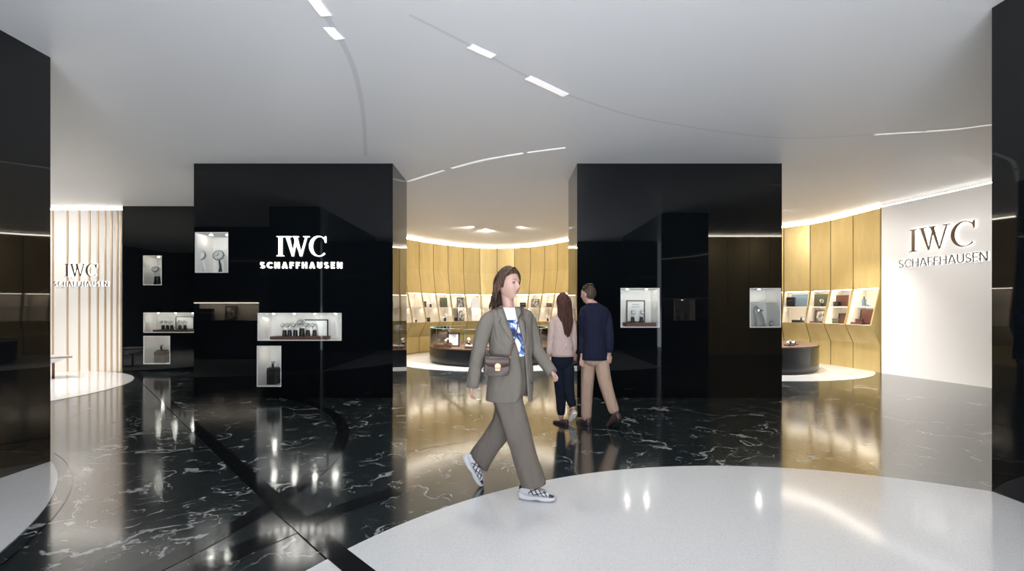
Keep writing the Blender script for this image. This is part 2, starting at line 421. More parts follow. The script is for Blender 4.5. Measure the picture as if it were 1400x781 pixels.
def frame(loc, rot, w, h, label, fm='wood_dark', pm='paper', border=0.016, lean=-0.12, writing=False, name='picture_frame', cat='picture frame', group=None):
    m = Matrix.Translation(loc) @ Matrix.Rotation(rot, 4, 'Z') @ Matrix.Rotation(lean, 4, 'X')
    r = thing(name, label, cat, mtx=m, group=group)
    b = MB(); b.T = m
    b.box(-w/2,-w/2+border,-0.012,0.012,0,h).box(w/2-border,w/2,-0.012,0.012,0,h).box(-w/2+border,w/2-border,-0.012,0.012,0,border).box(-w/2+border,w/2-border,-0.012,0.012,h-border,h)
    b.build('frame', M[fm], r)
    b = MB(); b.T = m; b.box(-w/2+border,w/2-border,-0.002,0.008,border,h-border)
    o = b.build('picture', [M[pm]], r)
    if writing:
        b = MB(); b.T = m
        b.box(-w*0.18,w*0.18,-0.0045,-0.002,h*0.80,h*0.83)
        for k in range(3): b.box(-w*0.20,w*0.20,-0.0045,-0.002,h*(0.74-0.035*k),h*(0.75-0.035*k))
        b.build('printed_lines', M['grey_mid'], o)
    return r
def blockthing(name, loc, rot, dims, label, mm, cat='box', lid=None, group=None):
    r = thing(name, label, cat, loc, rot, group)
    b = MB(); b.T = MW[r.name]; w, d, h = dims
    b.box(-w/2,w/2,-d/2,d/2,0,h*0.62); b.build('body', M[mm], r, bevel=0.003)
    b = MB(); b.T = MW[r.name]; b.box(-w/2-0.002,w/2+0.002,-d/2-0.002,d/2+0.002,h*0.64,h); b.build('lid', M[lid or mm], r, bevel=0.004)
    return r
def pillow_watch(loc, rot, label, s=1.0, group=None, base='wood_dark'):
    """a watch lying round a cushion on a low tray"""
    m = TR(loc, rot, s); r = thing('cushion_watch', label, 'watch', mtx=m, group=group)
    b = MB(); b.T = m; b.box(-0.07,0.07,-0.05,0.05,0,0.022); b.build('tray', M[base], r, bevel=0.003)
    b = MB(); b.T = m @ Matrix.Translation((0,0,0.058)); b.ball((0,0,0), (0.055,0.036,0.036), 8); b.build('cushion', M['white'], r, smooth=True)
    b = MB(); b.T = m @ Matrix.Translation((0,0,0.058)); b.tube([(-0.014,0,0),(0.014,0,0)], 0.0385, 20, round_ends=False); b.build('strap', M['strap_d'], r, smooth='auto')
    b = MB(); b.T = m @ Matrix.Translation((0,-0.022,0.090)) @ Matrix.Rotation(0.55, 4, 'X'); b.cyl((0,0,0), 0.024, 0.009, 24); b.build('case', M['silver'], r, smooth='auto')
    b = MB(); b.T = m @ Matrix.Translation((0,-0.022,0.090)) @ Matrix.Rotation(0.55, 4, 'X'); b.cyl((0,0,0.009), 0.019, 0.001, 20); b.build('dial', M['chrome_d'], r)
    return r

# ------------------------------------------------------------------ signs
def stroke(pl, w):
    """offset polyline into quads (x,z)"""
    pl = [Vector(p) for p in pl]; n = len(pl); closed = False; L_, R_ = [], []
    for i, p in enumerate(pl):
        a = pl[i]-pl[i-1] if i > 0 else pl[1]-pl[0]
        b = pl[i+1]-pl[i] if i < n-1 else pl[-1]-pl[-2]
        a.normalize(); b.normalize(); t = (a+b).normalized(); q = Vector((-t.y,t.x))
        k = w/2/max(0.4, q.dot(Vector((-a.y,a.x))))
        L_.append(p+q*k); R_.append(p-q*k)
    return [[tuple(L_[i]), tuple(L_[i+1]), tuple(R_[i+1]), tuple(R_[i])] for i in range(n-1)]
def arcp(cx, cy, rx, ry, a0, a1, n=14): return [(cx+rx*math.cos(math.radians(a0+(a1-a0)*i/n)), cy+ry*math.sin(math.radians(a0+(a1-a0)*i/n))) for i in range(n+1)]
def glyph(ch, w):
    h = w/2
    if ch == 'S': return 0.62, stroke(arcp(0.30,0.73,0.22,0.27-h,35,180,9)+arcp(0.30,0.73,0.22,0.235-h*0.5,190,262,4)+arcp(0.31,0.265,0.245,0.235-h*0.5,82,0,6)+arcp(0.31,0.265,0.245,0.265-h,-10,-150,9), w)
    if ch == 'C': return 0.80, stroke(arcp(0.50,0.5,0.5-h,0.5-h,48,312,22), w)
    if ch == 'H': return 0.74, stroke([(h,0),(h,1)],w)+stroke([(0.72-h,0),(0.72-h,1)],w)+stroke([(h,0.5),(0.72-h,0.5)],w)
    if ch == 'A': return 0.82, stroke([(h,0),(0.41-0.02,1-h*0.6)],w)+stroke([(0.82-h,0),(0.41+0.02,1-h*0.6)],w)+[[(0.41-h*1.1,1-h*1.2),(0.41+h*1.1,1-h*1.2),(0.41+h*0.75,1),(0.41-h*0.75,1)]]+stroke([(0.2,0.28),(0.62,0.28)],w)
    if ch == 'F': return 0.55, stroke([(h,0),(h,1)],w)+stroke([(h,1-h),(0.54,1-h)],w)+stroke([(h,0.5),(0.48,0.5)],w)
    if ch == 'U': return 0.70, stroke([(h,1)]+[(h,0.36)]+arcp(0.35,0.35,0.35-h,0.35-h,190,350,10)+[(0.7-h,0.36),(0.7-h,1)],w)
    if ch == 'E': return 0.56, stroke([(h,0),(h,1)],w)+stroke([(h,1-h),(0.55,1-h)],w)+stroke([(h,0.5),(0.5,0.5)],w)+stroke([(h,h),(0.55,h)],w)
    if ch == 'N': return 0.76, stroke([(h,0),(h,1)],w)+stroke([(0.75-h,0),(0.75-h,1)],w)+stroke([(h,1),(0.75-h,0)],w)
def serif_I(k=1.0):
    return [[(0.12,0.03),(0.12+0.15*k,0.03),(0.12+0.15*k,0.97),(0.12,0.97)],
            [(0.02,0),(0.37,0),(0.37,0.022),(0.28,0.06),(0.11,0.06),(0.02,0.022)], [(0.02,1),(0.02,0.978),(0.11,0.94),(0.28,0.94),(0.37,0.978),(0.37,1)]]
def serif_W(k=1.0):
    a = 0.155*k; b = 0.06*k
    q = [[(0.10,0.97),(0.10+a,0.97),(0.415+a*0.35,0.0),(0.415,0.0)], [(0.405,0.0),(0.415+b*0.9,0.0),(0.66,0.97),(0.66-b,0.97)],
         [(0.50,0.97),(0.50+a,0.97),(0.83+a*0.35,0.0),(0.83,0.0)], [(0.82,0.0),(0.83+b*0.9,0.0),(1.13+b*0.4,0.97),(1.13-b*0.6,0.97)]]
    for x0, x1 in ((0.0,0.36),(0.44,0.74),(0.98,1.28)):
        q.append([(x0,1),(x0,0.975),(x0+0.08,0.955),(x1-0.08,0.955),(x1,0.975),(x1,1)])
    return q
def serif_C(k=1.0):
    o = arcp(0.47,0.5,0.47,0.52,50,312,26); i = arcp(0.50,0.5,0.50-0.155*k,0.52-0.04,46,316,26)
    q = [[o[j], o[j+1], i[j+1], i[j]] for j in range(26)]
    q.append([(0.80,0.68),(0.835,0.68),(0.835,1.0),(0.81,1.0),(0.74,0.90)])
    return q
def sign(name, label, frame_fn, H, lit, off=0.012, depth=0.03, wsub=0.2, ls=1.0, face=None, sub=None, hgap=0.30, hs=0.33, total=4.1):
    """frame_fn(u) -> (point on wall at height 0, tangent angle) u in metres from the sign centre"""
    P0, a0 = frame_fn(0.0)
    root = thing(name, label, 'sign', P0)
    k = 1.0 if lit else 0.85
    adv = 2.50
    letters = [('I', serif_I(k), -adv/2, 0.40), ('W', serif_W(k), -adv/2+0.38, 1.28), ('C', serif_C(k), -adv/2+1.66, 0.85)]
    allg = []
    for ch, polys, x0, w in letters: allg.append(('serif_letter', [[((x+x0)*H, z*H) for x, z in pl] for pl in polys], (x0+w/2)*H, face))
    txt = 'SCHAFFHAUSEN'; ws = [glyph(c, wsub)[0] for c in txt]
    sp = (total/hs-sum(ws))/(len(txt)-1); x = -total/hs/2
    for c, wd in zip(txt, ws):
        polys = glyph(c, wsub)[1]
        allg.append(('small_letter', [[((x+px_)*hs*H, (pz*hs-hgap-hs)*H) for px_, pz in pl] for pl in polys], (x+wd/2)*hs*H, sub or face))
        x += wd+sp
    for nm, polys, uc, mt in allg:
        P, a = frame_fn(uc); T = Matrix.Translation(P) @ Matrix.Rotation(a, 4, 'Z')
        b = MB(); b.T = T @ Matrix.Translation((-uc,-off,0))
        for pl in polys: b.prism(pl, depth)
        lo = b.build(nm, M[mt], root)
        if not lit:
            b = MB(); b.T = T @ Matrix.Translation((-uc,-0.003,0))
            small = nm == 'small_letter'
            for pl in polys: b.prism(pl, (off-0.004)*(0.45 if small else 1))
            b.build('halo_light', M['sign_halo_s' if small else 'sign_halo'], lo)
    return root

# ------------------------------------------------------------------ piers with cut-out display niches
def niche_part(root, x0, x1, z0, z1, y, depth, side=1, lights=2, glass=True, right_open=False):
    """recess in a face at y looking to -y (side=1) or +y (side=-1)"""
    d = depth*side; t = 0.012
    ya, yb = sorted((y+0.001*side, y+d))
    b = MB()
    b.box(x0,x1,*sorted((y+d,y+d+t*side)),z0,z1)
    b.box(x0,x1,ya,yb,z0,z0+t); b.box(x0,x1,ya,yb,z1-t,z1); b.box(x0,x0+t,ya,yb,z0+t,z1-t)
    if not right_open: b.box(x1-t,x1,ya,yb,z0+t,z1-t)
    o = b.build('display_niche', M['liner_w'], root)
    for k in range(lights):
        xx = x0+(x1-x0)*(k+0.5)/lights
        MB().cyl((xx, y+d*0.45, z1-t-0.004), 0.016, 0.004, 16).build('spotlight', M['spot'], o)
    if glass: Bx(x0+t,x1-t,*sorted((y+0.004*side,y+0.009*side)),z0+t,z1-t).build('glass_pane', M['glass'], o)
    return o
def pier(name, label, x0, x1, y0, y1, holes, matname='black_gloss', hy=None, back_holes=()):
    b = MB(); root_holes = holes
    def facegrid(y, hs):
        xs = sorted({x0,x1,*[h[0] for h in hs],*[h[1] for h in hs]}); zs = sorted({0,CEIL,*[h[2] for h in hs],*[h[3] for h in hs]})
        for i in range(len(xs)-1):
            for j in range(len(zs)-1):
                cx, cz = (xs[i]+xs[i+1])/2, (zs[j]+zs[j+1])/2
                if any(h[0] < cx < h[1] and h[2] < cz < h[3] for h in hs): continue
                b.add([(xs[i],y,zs[j]),(xs[i+1],y,zs[j]),(xs[i+1],y,zs[j+1]),(xs[i],y,zs[j+1])], [(0,1,2,3)])
    facegrid(y0, holes); facegrid(y1, back_holes)
    b.add([(x0,y0,0),(x0,y1,0),(x0,y1,CEIL),(x0,y0,CEIL)], [(0,1,2,3)]); b.add([(x1,y0,0),(x1,y1,0),(x1,y1,CEIL),(x1,y0,CEIL)], [(0,1,2,3)])
    root = thing(name, label, 'pier', ((x0+x1)/2,(y0+y1)/2,0))
    b.build('shell', M[matname], root)
    return root
YB = 7.51
def H_(px0, px1, py0, py1, y): return (X(px0,y), X(px1,y), Z(py1,y), Z(py0,y))
# left display pier
LX0, LX1 = X(265,YB), X(537,YB)
h1 = H_(266.5,312,317.5,373,YB); h2 = H_(352,467,428,466,YB); h3 = H_(351,384.5,473,529,YB)
lp = pier('display_pier', 'glossy black display pier with the glowing white IWC sign', LX0, LX1, YB, 8.56, [h1,h2,h3])
niche_part(lp, *h1, YB, 0.45, lights=2); niche_part(lp, *h2, YB, 0.42, lights=4); niche_part(lp, *h3, YB, 0.42, lights=1)
# right display pier
RX0, RX1 = X(789,YB), X(1069,YB)
g1 = H_(848.5,902,394,448,YB); g2 = (X(1025,YB), RX1-0.012, Z(448,YB), Z(394,YB))
rp = pier('display_pier', 'glossy black display pier behind the walking couple, mirroring the gold panels', RX0, RX1, YB, 8.56, [g1,g2])
niche_part(rp, *g1, YB, 0.42, lights=2); niche_part(rp, *g2, YB, 0.42, lights=1)
# foreground piers
lf = pier('foreground_pier', 'tall black pier cropped by the left edge of the picture', -5.40, X(69,4.35), -0.1, 4.35, [])
bh = (4.08,4.60,1.15,1.66)
rf = pier('foreground_pier', 'tall black pier cropped by the right edge of the picture', X(1356,3.635), 4.92, -0.1, 3.635, [], back_holes=[bh])
niche_part(rf, *bh, 3.635, 0.35, side=-1, lights=1)
# emblem sign on the left pier
sc = 27.0/F*YB
sx = X(412.5,YB); sz = Z(350.5,YB)
sign('wall_sign', 'glowing white IWC SCHAFFHAUSEN letters on the left black pier', lambda u: (Vector((sx+u,YB,sz)), 0.0), sc, True, face='sign_lit', off=0.0, depth=0.03, wsub=0.19, hgap=0.30, hs=0.315, total=4.12)

# ------------------------------------------------------------------ left back: striped wall, black wall
YS = 10.70
xs_st = [X(p,YS) for p in (72.5,92.5,108.5,122.5,134,144,152.5,160.5)]
sw = Bx(-13.9,X(167,YS),YS,YS+0.2,0,WT).build('wall_striped', M['stripe_wall']); tag(sw, 'cream wall with vertical brass stripes', kind='structure')
ex = [xs_st[0]-0.38*k for k in range(1,8)]
for x in ex+xs_st+[X(166.6,YS)-0.01]:
    Bx(x-0.018,x+0.018,YS-0.012,YS,0,WT).build('stripe', M['stripe'], sw)
Bx(-13.9,X(167,YS),YS+0.0,YS+0.03,WT+0.004,WT+0.028).build('light_strip', M['cove_w'], sw)
YK = 10.62
k1 = H_(195.5,221,349.5,390,YK); k2 = H_(196,268,427.5,455,YK); k3 = H_(196,232.5,459.5,498,YK)
bw = pier('wall_dark', None, X(167.6,YK), -5.0, YK, YK+0.9, [k1,k2,k3], 'black_gloss')
del bw['category']; bw.name = 'wall_dark'; tag(bw, 'dark reflective wall with three lit niches', kind='structure')
MW[bw.name] = Matrix.Translation(((X(167.6,YK)-5.0)/2,YK+0.45,0))
for k, li in ((k1,1),(k2,3),(k3,1)): niche_part(bw, *k, YK, 0.42, lights=li)
sx2, sz2, H2 = X(113.0,YS), Z(378.5,YS), 17.3/F*YS
sign('wall_sign', 'halo-lit bronze IWC SCHAFFHAUSEN letters on the striped cream wall', lambda u: (Vector((sx2+u,YS-0.012,sz2)), 0.0), H2, False, face='bronze', sub='steel_l', off=0.03, depth=0.02, wsub=0.11, hgap=0.38, hs=0.36, total=4.25)

# ------------------------------------------------------------------ gold panel walls
def resample(P, step):
    D = [0]
    for i in range(1, len(P)): D.append(D[-1]+(P[i]-P[i-1]).length)
    n = max(1, round(D[-1]/step)); out = []
    for k in range(n+1):
        d = D[-1]*k/n; j = 0
        while j < len(D)-2 and D[j+1] < d: j += 1
        t = (d-D[j])/max(1e-9, D[j+1]-D[j]); out.append(P[j].lerp(P[j+1], min(1,t)))
    return out
NICHES = []
def gold_wall(seams, prof, name, lab, z_top, z_bot, cove='cove', with_niche=True, shelf_z=None):
    """prof: list of (z, offset); niche between z_bot and z_top"""
    n = len(seams); nr = []
    for i in range(n):
        t = (seams[min(n-1,i+1)]-seams[max(0,i-1)]).normalized(); nr.append(Vector((t.y,-t.x,0)))
    def off(z):
        for (a, oa), (b_, ob) in zip(prof, prof[1:]):
            if a <= z <= b_: return oa+(ob-oa)*(z-a)/(b_-a)
        return prof[-1][1]
    bk = MB(); rs = [[seams[i]-nr[i]*0.04+Vector((0,0,z)) for i in range(n)] for z in (0,WT)]
    # backing follows the profile a little behind the panels (the dark seams)
    zz = sorted({p[0] for p in prof})
    rr = [[seams[i]+nr[i]*(off(z)-0.015)+Vector((0,0,z)) for i in range(n)] for z in zz if z <= z_bot]
    bk.rings(rr, closed=False)
    rr = [[seams[i]+nr[i]*(off(z)-0.015)+Vector((0,0,z)) for i in range(n)] for z in zz if z >= z_top]
    bk.rings(rr, closed=False)
    bk.rings([[seams[i]-nr[i]*0.42+Vector((0,0,z)) for i in range(n)] for z in (0,WT)], closed=False)
    root = bk.build(name, M['seam']); tag(root, lab, kind='structure')
    for i in (0, n-1):
        cp = MB(); pf = [seams[i]+nr[i]*(o)+Vector((0,0,z)) for z, o in prof]+[seams[i]-nr[i]*0.41+Vector((0,0,z)) for z in (WT,0)]
        t_ = (seams[1]-seams[0] if i == 0 else seams[-2]-seams[-1]).normalized()*0.008
        k_ = len(pf); cp.add(pf+[p+t_ for p in pf], [tuple(range(k_)), tuple(range(2*k_-1,k_-1,-1))]+[(j,(j+1)%k_,k_+(j+1)%k_,k_+j) for j in range(k_)])
        cp.build('end_cheek', M['gold'], root)
    cv = MB(); cv.rings([[seams[i]-nr[i]*0.01+Vector((0,0,z)) for i in range(n)] for z in (WT+0.002,WT+0.04)], closed=False)
    cv.build('light_strip', M[cove], root)
    for i in range(n-1):
        A, B = seams[i], seams[i+1]; g = 0.012/(B-A).length
        def pt(t, z, o, A=A, B=B, n0=nr[i], n1=nr[i+1]): return A.lerp(B,t)+n0.lerp(n1,t)*o+Vector((0,0,z))
        b = MB()
        def slab(za, zb, t0, t1):
            q = []
            for z in (za, zb):
                o = off(z)
                q.append([pt(t0,z,o), pt(t1,z,o), pt(t1,z,o-0.012), pt(t0,z,o-0.012)])
            b.rings(q)
        zs = [p[0] for p in prof]
        lo = sorted({z for z in zs if z < z_bot} | {z_bot}); hi = sorted({z for z in zs if z > z_top} | {z_top})
        for a, c in zip(lo, lo[1:]): slab(a, c, g, 1-g)
        for a, c in zip(hi, hi[1:]): slab(a, c, g, 1-g)
        e = 0.022/(B-A).length
        slab(z_bot, z_top, g, e+g); slab(z_bot, z_top, 1-e-g, 1-g)
        b.build('panel', M['gold'], root)
        # lit recess
        d = 0.30; t0, t1 = e+g, 1-e-g
        ob, ot = off(z_bot), off(z_top)
        l = MB()
        bo = min(ob,ot)-d
        P = {(a,z,k): pt(a, z, (off(z)-0.012) if k else bo) for a in (t0,t1) for z in (z_bot,z_top) for k in (0,1)}
        l.add([P[t0,z_bot,0],P[t1,z_bot,0],P[t1,z_top,0],P[t0,z_top,0]], [(0,1,2,3)])
        l.add([P[t0,z_bot,0],P[t1,z_bot,0],P[t1,z_bot,1],P[t0,z_bot,1]], [(0,1,2,3)])
        l.add([P[t0,z_top,0],P[t1,z_top,0],P[t1,z_top,1],P[t0,z_top,1]], [(0,1,2,3)])
        for a in (t0,t1): l.add([P[a,z_bot,0],P[a,z_top,0],P[a,z_top,1],P[a,z_bot,1]], [(0,1,2,3)])
        lo_ = l.build('niche_lining', M['liner'], root)
        q = MB(); q.rings([[pt(t0+0.04,z_top-s,off(z_top)-0.04), pt(t1-0.04,z_top-s,off(z_top)-0.04), pt(t1-0.04,z_top-s,off(z_top)-0.07), pt(t0+0.04,z_top-s,off(z_top)-0.07)] for s in (0.004,0.012)])
        q.build('light_strip', M['led_n'], lo_)
        zm = (z_bot+z_top)/2; om = off(zm)
        if i not in (shelf_z or ()):
            s_ = MB(); s_.rings([[pt(t0,zm+k,om-0.03), pt(t1,zm+k,om-0.03), pt(t1,zm+k,bo), pt(t0,zm+k,bo)] for k in (0,0.012)])
            s_.rings([[pt(t0,zm-k,om-0.028), pt(t1,zm-k,om-0.028), pt(t1,zm-k,om-0.034), pt(t0,zm-k,om-0.034)] for k in (0,0.020)])
            s_.build('shelf', M['liner'], lo_)
            q = MB(); q.rings([[pt(t0+0.05,zm-s,om-0.05), pt(t1-0.05,zm-s,om-0.05), pt(t1-0.05,zm-s,om-0.07), pt(t0+0.05,zm-s,om-0.07)] for s in (0.002,0.008)])
            q.build('light_strip', M['led_n'], lo_)
        NICHES.append(dict(wall=name, i=i, pt=pt, zb=z_bot, zm=zm+0.012, bo=bo, off=off, rot=math.atan2((B-A).y,(B-A).x), n=nr[i]))
    return root
cen = cspline([Vector((x,y,0)) for x,y in ((-5.0,11.5),(-4.2,13.3),(-3.19,15.13),(-2.34,16.3),(-1.40,17.1),(-0.38,17.45),(0.75,17.1),(1.5,16.4),(2.05,15.6),(2.7,14.9),(3.8,14.6))], 12)
seC = resample(cen, 0.66)
profC = [(0,0),(0.50,0),(1.0,0.34),(1.95,0.12),(2.75,0),(WT,0)]
gold_wall(seC, profC, 'wall_gold_middle', 'curved wall of gold panels with lit display niches', 1.95, 1.0)
rc = [(3.8,14.6),(5.0,14.75),(6.2,14.35),(7.1,13.65),(7.74,12.97),(8.12,12.5)]
hid = resample(cspline([Vector((*p,0)) for p in rc], 10)[:-1]+[Vector((8.12,12.5,0))], 0.68)
seR = hid+[Vector((8.27,11.93,0)),Vector((8.33,11.24,0)),Vector((8.37,10.48,0))]
profR = [(0,0),(0.62,0),(1.06,0.21),(1.90,0),(WT,0)]
gold_wall(seR, profR, 'wall_gold_right', 'gold panel wall with lit niches beside the white wall', 1.90, 1.06)
# the same panelling closes the hall on the camera's right (seen mirrored in the right pier)
seM = [Vector((10.9-0.66*k,0.36,0)) for k in range(10)]
def gold_flat(seams):
    b = MB()
    for A, B in zip(seams, seams[1:]): b.box(B.x+0.006, A.x-0.006, 0.34, 0.36, 0, WT)
    o = b.build('wall_gold_near', M['gold']); tag(o, 'gold panel wall facing the shop', kind='structure')
    Bx(seams[-1].x,seams[0].x,0.32,0.335,0,WT).build('backing', M['seam'], o)
    Bx(seams[-1].x,seams[0].x,0.33,0.345,WT+0.003,WT+0.05).build('light_strip', M['cove'], o)
gold_flat(seM)

# ------------------------------------------------------------------ white wall on the right
wp = cspline([Vector((*p,0)) for p in ((8.34,10.40),(8.55,9.40),(8.74,8.40),(8.88,7.2),(8.95,5.6),(8.95,3.8))], 10)
b = MB(); nn = []
for i in range(len(wp)):
    t = (wp[min(len(wp)-1,i+1)]-wp[max(0,i-1)]).normalized(); nn.append(Vector((t.y,-t.x,0)))
b.rings([[wp[i]+nn[i]*o+Vector((0,0,z)) for z, o in ((0,0),(WT+0.0,0),(WT,-0.15),(0,-0.15))] for i in range(len(wp))])
ww = b.build('wall_white', M['white_wall'], smooth='auto'); tag(ww, 'curved plain white wall', kind='structure')
b = MB(); b.rings([[wp[i]-nn[i]*0.01+Vector((0,0,z)) for i in range(len(wp))] for z in (WT+0.004,WT+0.028)], closed=False); b.build('light_strip', M['cove_w'], ww)
# arc-length frame on the white wall
WD = [0]
for i in range(1, len(wp)): WD.append(WD[-1]+(wp[i]-wp[i-1]).length)
def wframe(d):
    j = 0
    while j < len(WD)-2 and WD[j+1] < d: j += 1
    t = (d-WD[j])/(WD[j+1]-WD[j]); p = wp[j].lerp(wp[j+1], t); q = wp[j+1]-wp[j]
    return p, math.atan2(q.y, q.x), nn[j]
def px_of(v): return CX+F*v.x/v.y
def dist_at(px):
    lo, hi = 0.0, WD[-1]
    for _ in range(50):
        m_ = (lo+hi)/2
        if px_of(wframe(m_)[0]) < px: lo = m_
        else: hi = m_
    return lo
dA, dB = dist_at(1231), dist_at(1353)
dc = (dA+dB)/2; tot = dB-dA
p1286 = wframe(dist_at(1288))[0]; H3 = 32.5/F*p1286.y
z3 = Z(340.5, p1286.y)
def wf(u):
    p, a, n_ = wframe(dc+u); return Vector((p.x,p.y,z3)), a
sign('wall_sign', 'halo-lit bronze IWC SCHAFFHAUSEN letters on the right white wall', wf, H3, False, face='bronze', sub='steel_l', off=0.032, depth=0.014, wsub=0.105, hgap=0.30, hs=0.36, total=tot/H3)

# ------------------------------------------------------------------ counters
def counter(c, R, h, gh, lab, glass=True):
    root = thing('display_counter', lab, 'counter', (c[0],c[1],0))
    z0 = 0.006
    MB().cyl((c[0],c[1],z0), R-0.06, 0.07, 72).build('plinth', M['blackmat'], root, smooth='auto')
    MB().cyl((c[0],c[1],z0+0.07), R, h-0.10, 96).build('body', M['counter'], root, smooth='auto')
    MB().cyl((c[0],c[1],h-0.024), R+0.008, 0.024, 96).build('top', M['wood_dark'], root, smooth='auto')
    if glass:
        n = 96; b = MB()
        o_ = disc_pts(c,R-0.02,n,h+0.002); i_ = disc_pts(c,R-0.02,n,h+gh)
        b.rings([o_, i_], cap0=False, cap1=False); g = b.build('glass_case', M['glass'], root, smooth=True)
        b = MB(); b.rings([disc_pts(c,R-0.015,n,h+gh), disc_pts(c,R-0.015,n,h+gh+0.012), disc_pts(c,R-0.10,n,h+gh+0.012), disc_pts(c,R-0.10,n,h+gh), disc_pts(c,R-0.015,n,h+gh)], cap0=False, cap1=False)
        b.build('glass_rim', M['glass_edge'], root, smooth='auto')
        for a in (188,215,250,290,325,352):
            a = math.radians(a); q = Vector((c[0]+(R-0.02)*math.cos(a), c[1]+(R-0.02)*math.sin(a), h+0.002))
            MB().cyl(q, 0.006, gh, 8).build('glass_joint', M['glass_edge'], root)
    return root
CC = (-0.45,13.0); CR = 1.66; CH = 0.43
counter(CC, CR, CH, 0.49, 'low round dark counter with glass case behind the woman in the taupe suit')
RC = (5.88,11.6); RR = 1.56; RH = 0.60
counter(RC, RR, RH, 0.0, 'low round black counter partly hidden behind the right black pier', glass=False)
# things on the middle counter
yq = 11.75
def onC(px, y, z=CH+0.001): return Vector((X(px,y), y, z))
pl1 = blockthing('display_plinth', onC(606,12.15), 0, (0.46,0.30,0.085), 'brown display plinth at the left end of the glass counter', 'wood_mid', 'plinth')
pl2 = blockthing('display_plinth', onC(652,11.9), 0, (0.62,0.30,0.06), 'brown display plinth on the glass counter beside the walking woman', 'wood_mid', 'plinth')
frame(onC(620,12.42), -0.15, 0.33, 0.37, 'black framed card standing inside the glass counter', 'blackmat', 'paper', 0.035, -0.05, True)
pillow_watch(onC(612,12.10,CH+0.087), 0.3, 'watch on a white cushion before the framed card in the glass counter', 1.5)
watch(onC(641,12.15,CH+0.001), 0.1, 'watch on a stand inside the glass counter, left of the woman', 'watches on the glass counter', 1.6)
b = thing('open_booklet', 'open white booklet on the brown plinth in the glass counter', 'booklet', onC(644,11.85,CH+0.062), 0.2)
q = MB(); q.T = MW[b.name]; q.rings([[Vector((-0.13,-0.09,0)),Vector((0,-0.09,0)),Vector((0,-0.09,0.012)),Vector((-0.13,-0.09,0.03))],[Vector((-0.13,0.09,0)),Vector((0,0.09,0)),Vector((0,0.09,0.012)),Vector((-0.13,0.09,0.03))]]).build('left_pages', M['paper'], b)
q = MB(); q.T = MW[b.name]; q.rings([[Vector((0,-0.09,0)),Vector((0.13,-0.09,0)),Vector((0.13,-0.09,0.03)),Vector((0,-0.09,0.012))],[Vector((0,0.09,0)),Vector((0.13,0.09,0)),Vector((0.13,0.09,0.03)),Vector((0,0.09,0.012))]]).build('right_pages', M['paper'], b)
# things on the right counter
for k, (px, y, s) in enumerate(((1079,10.5,1.2),(1086,10.75,1.0))):
    pillow_watch(Vector((X(px,y),y,RH+0.001)), 0.2, ['watch on a white cushion at the pier end of the right round counter','watch on a white cushion at the outer end of the right round counter'][k], s)

# ------------------------------------------------------------------ niche contents
def nloc(wall, px, lower):
    best = None
    for nd in NICHES:
        if nd['wall'] != wall: continue
        for t in [0.22+0.04*k for k in range(15)]:
            z = nd['zb'] if lower else nd['zm']
            o = (nd['bo']+nd['off'](z))/2 if lower else (nd['bo']+nd['off'](z))/2-0.01
            p = nd['pt'](t, z, o); e = abs(px_of(p)-px)
            if best is None or e < best[0]: best = (e, nd, t, z, o, p)
    return best
def put(wall, px, lower, kind, label, **k):
    e, nd, t, z, o, p = nloc(wall, px, lower)
    rot = nd['rot']; p = nd['pt'](t, z+0.001, o+k.pop('fwd', 0.0))
    if kind == 'frame': return frame(p, rot, k.get('w',0.3), k.get('h',0.3), label, k.get('fm','wood_dark'), k.get('pm','print'), k.get('border',0.015), k.get('lean',-0.1))
    if kind == 'box': return blockthing('gift_box', p, rot, (k.get('w',0.2),0.09,k.get('h',0.1)), label, k.get('m','blackmat'), lid=k.get('lid'))
    if kind == 'pillow': return pillow_watch(p, rot, label, k.get('s',1.3), base=k.get('base','blackmat'))
    if kind == 'watch': return watch(p, rot, label, k.get('g','watches in the gold wall niches'), k.get('s',1.2))
    if kind == 'bottle':
        r = thing('small_bottle', label, 'bottle', p, rot); b_ = MB(); b_.T = MW[r.name]
        b_.cyl((0,0,0),0.045,0.16,20).build('body', M['photo_b'] if k.get('blue') else M['glass_edge'], r, smooth='auto')
        b_ = MB(); b_.T = MW[r.name]; b_.cyl((0,0,0.16),0.015,0.07,14,r2=0.012).build('neck', M['blackmat'], r, smooth='auto'); return r
GR, GM = 'wall_gold_right', 'wall_gold_middle'
# right wall, from the pier outwards
put(GR,1079,False,'box','dark box on the upper shelf right beside the black pier', w=0.2,h=0.26,m='blackmat')
put(GR,1094,False,'frame','blue grey picture on the upper shelf, second gold niche from the pier', w=0.42,h=0.33,fm='photo_b',pm='photo_b')
put(GR,1090,True,'box','low black box on the lower shelf, second gold niche from the pier', w=0.22,h=0.07,m='blackmat',fwd=0.05)
put(GR,1097,True,'pillow','cushion watch on the lower shelf, second gold niche from the pier', s=1.5)
put(GR,1121,False,'frame','dark green picture on the upper shelf, third gold niche from the pier', w=0.46,h=0.33,fm='photo_g',pm='photo_g')
put(GR,1127,False,'watch','watch before the dark green picture in the gold wall', fwd=0.08, s=1.2)
put(GR,1121,True,'frame','red brown framed print of a dial on the lower shelf', w=0.30,h=0.34,fm='red_brown',pm='print',border=0.03)
put(GR,1116,True,'box','flat dark brown tray before the framed dial print', w=0.36,h=0.04,m='wood_dark',fwd=0.08)
put(GR,1150,False,'frame','dark brown picture on the upper shelf, second gold niche from the white wall', w=0.40,h=0.28,fm='wood_dark',pm='red_brown')
put(GR,1145,False,'box','small black box before the dark brown picture on the upper shelf', w=0.14,h=0.12,fwd=0.06)
put(GR,1151,True,'frame','dark framed picture on the lower shelf, second gold niche from the white wall', w=0.26,h=0.26,fm='blackmat',pm='red_brown')
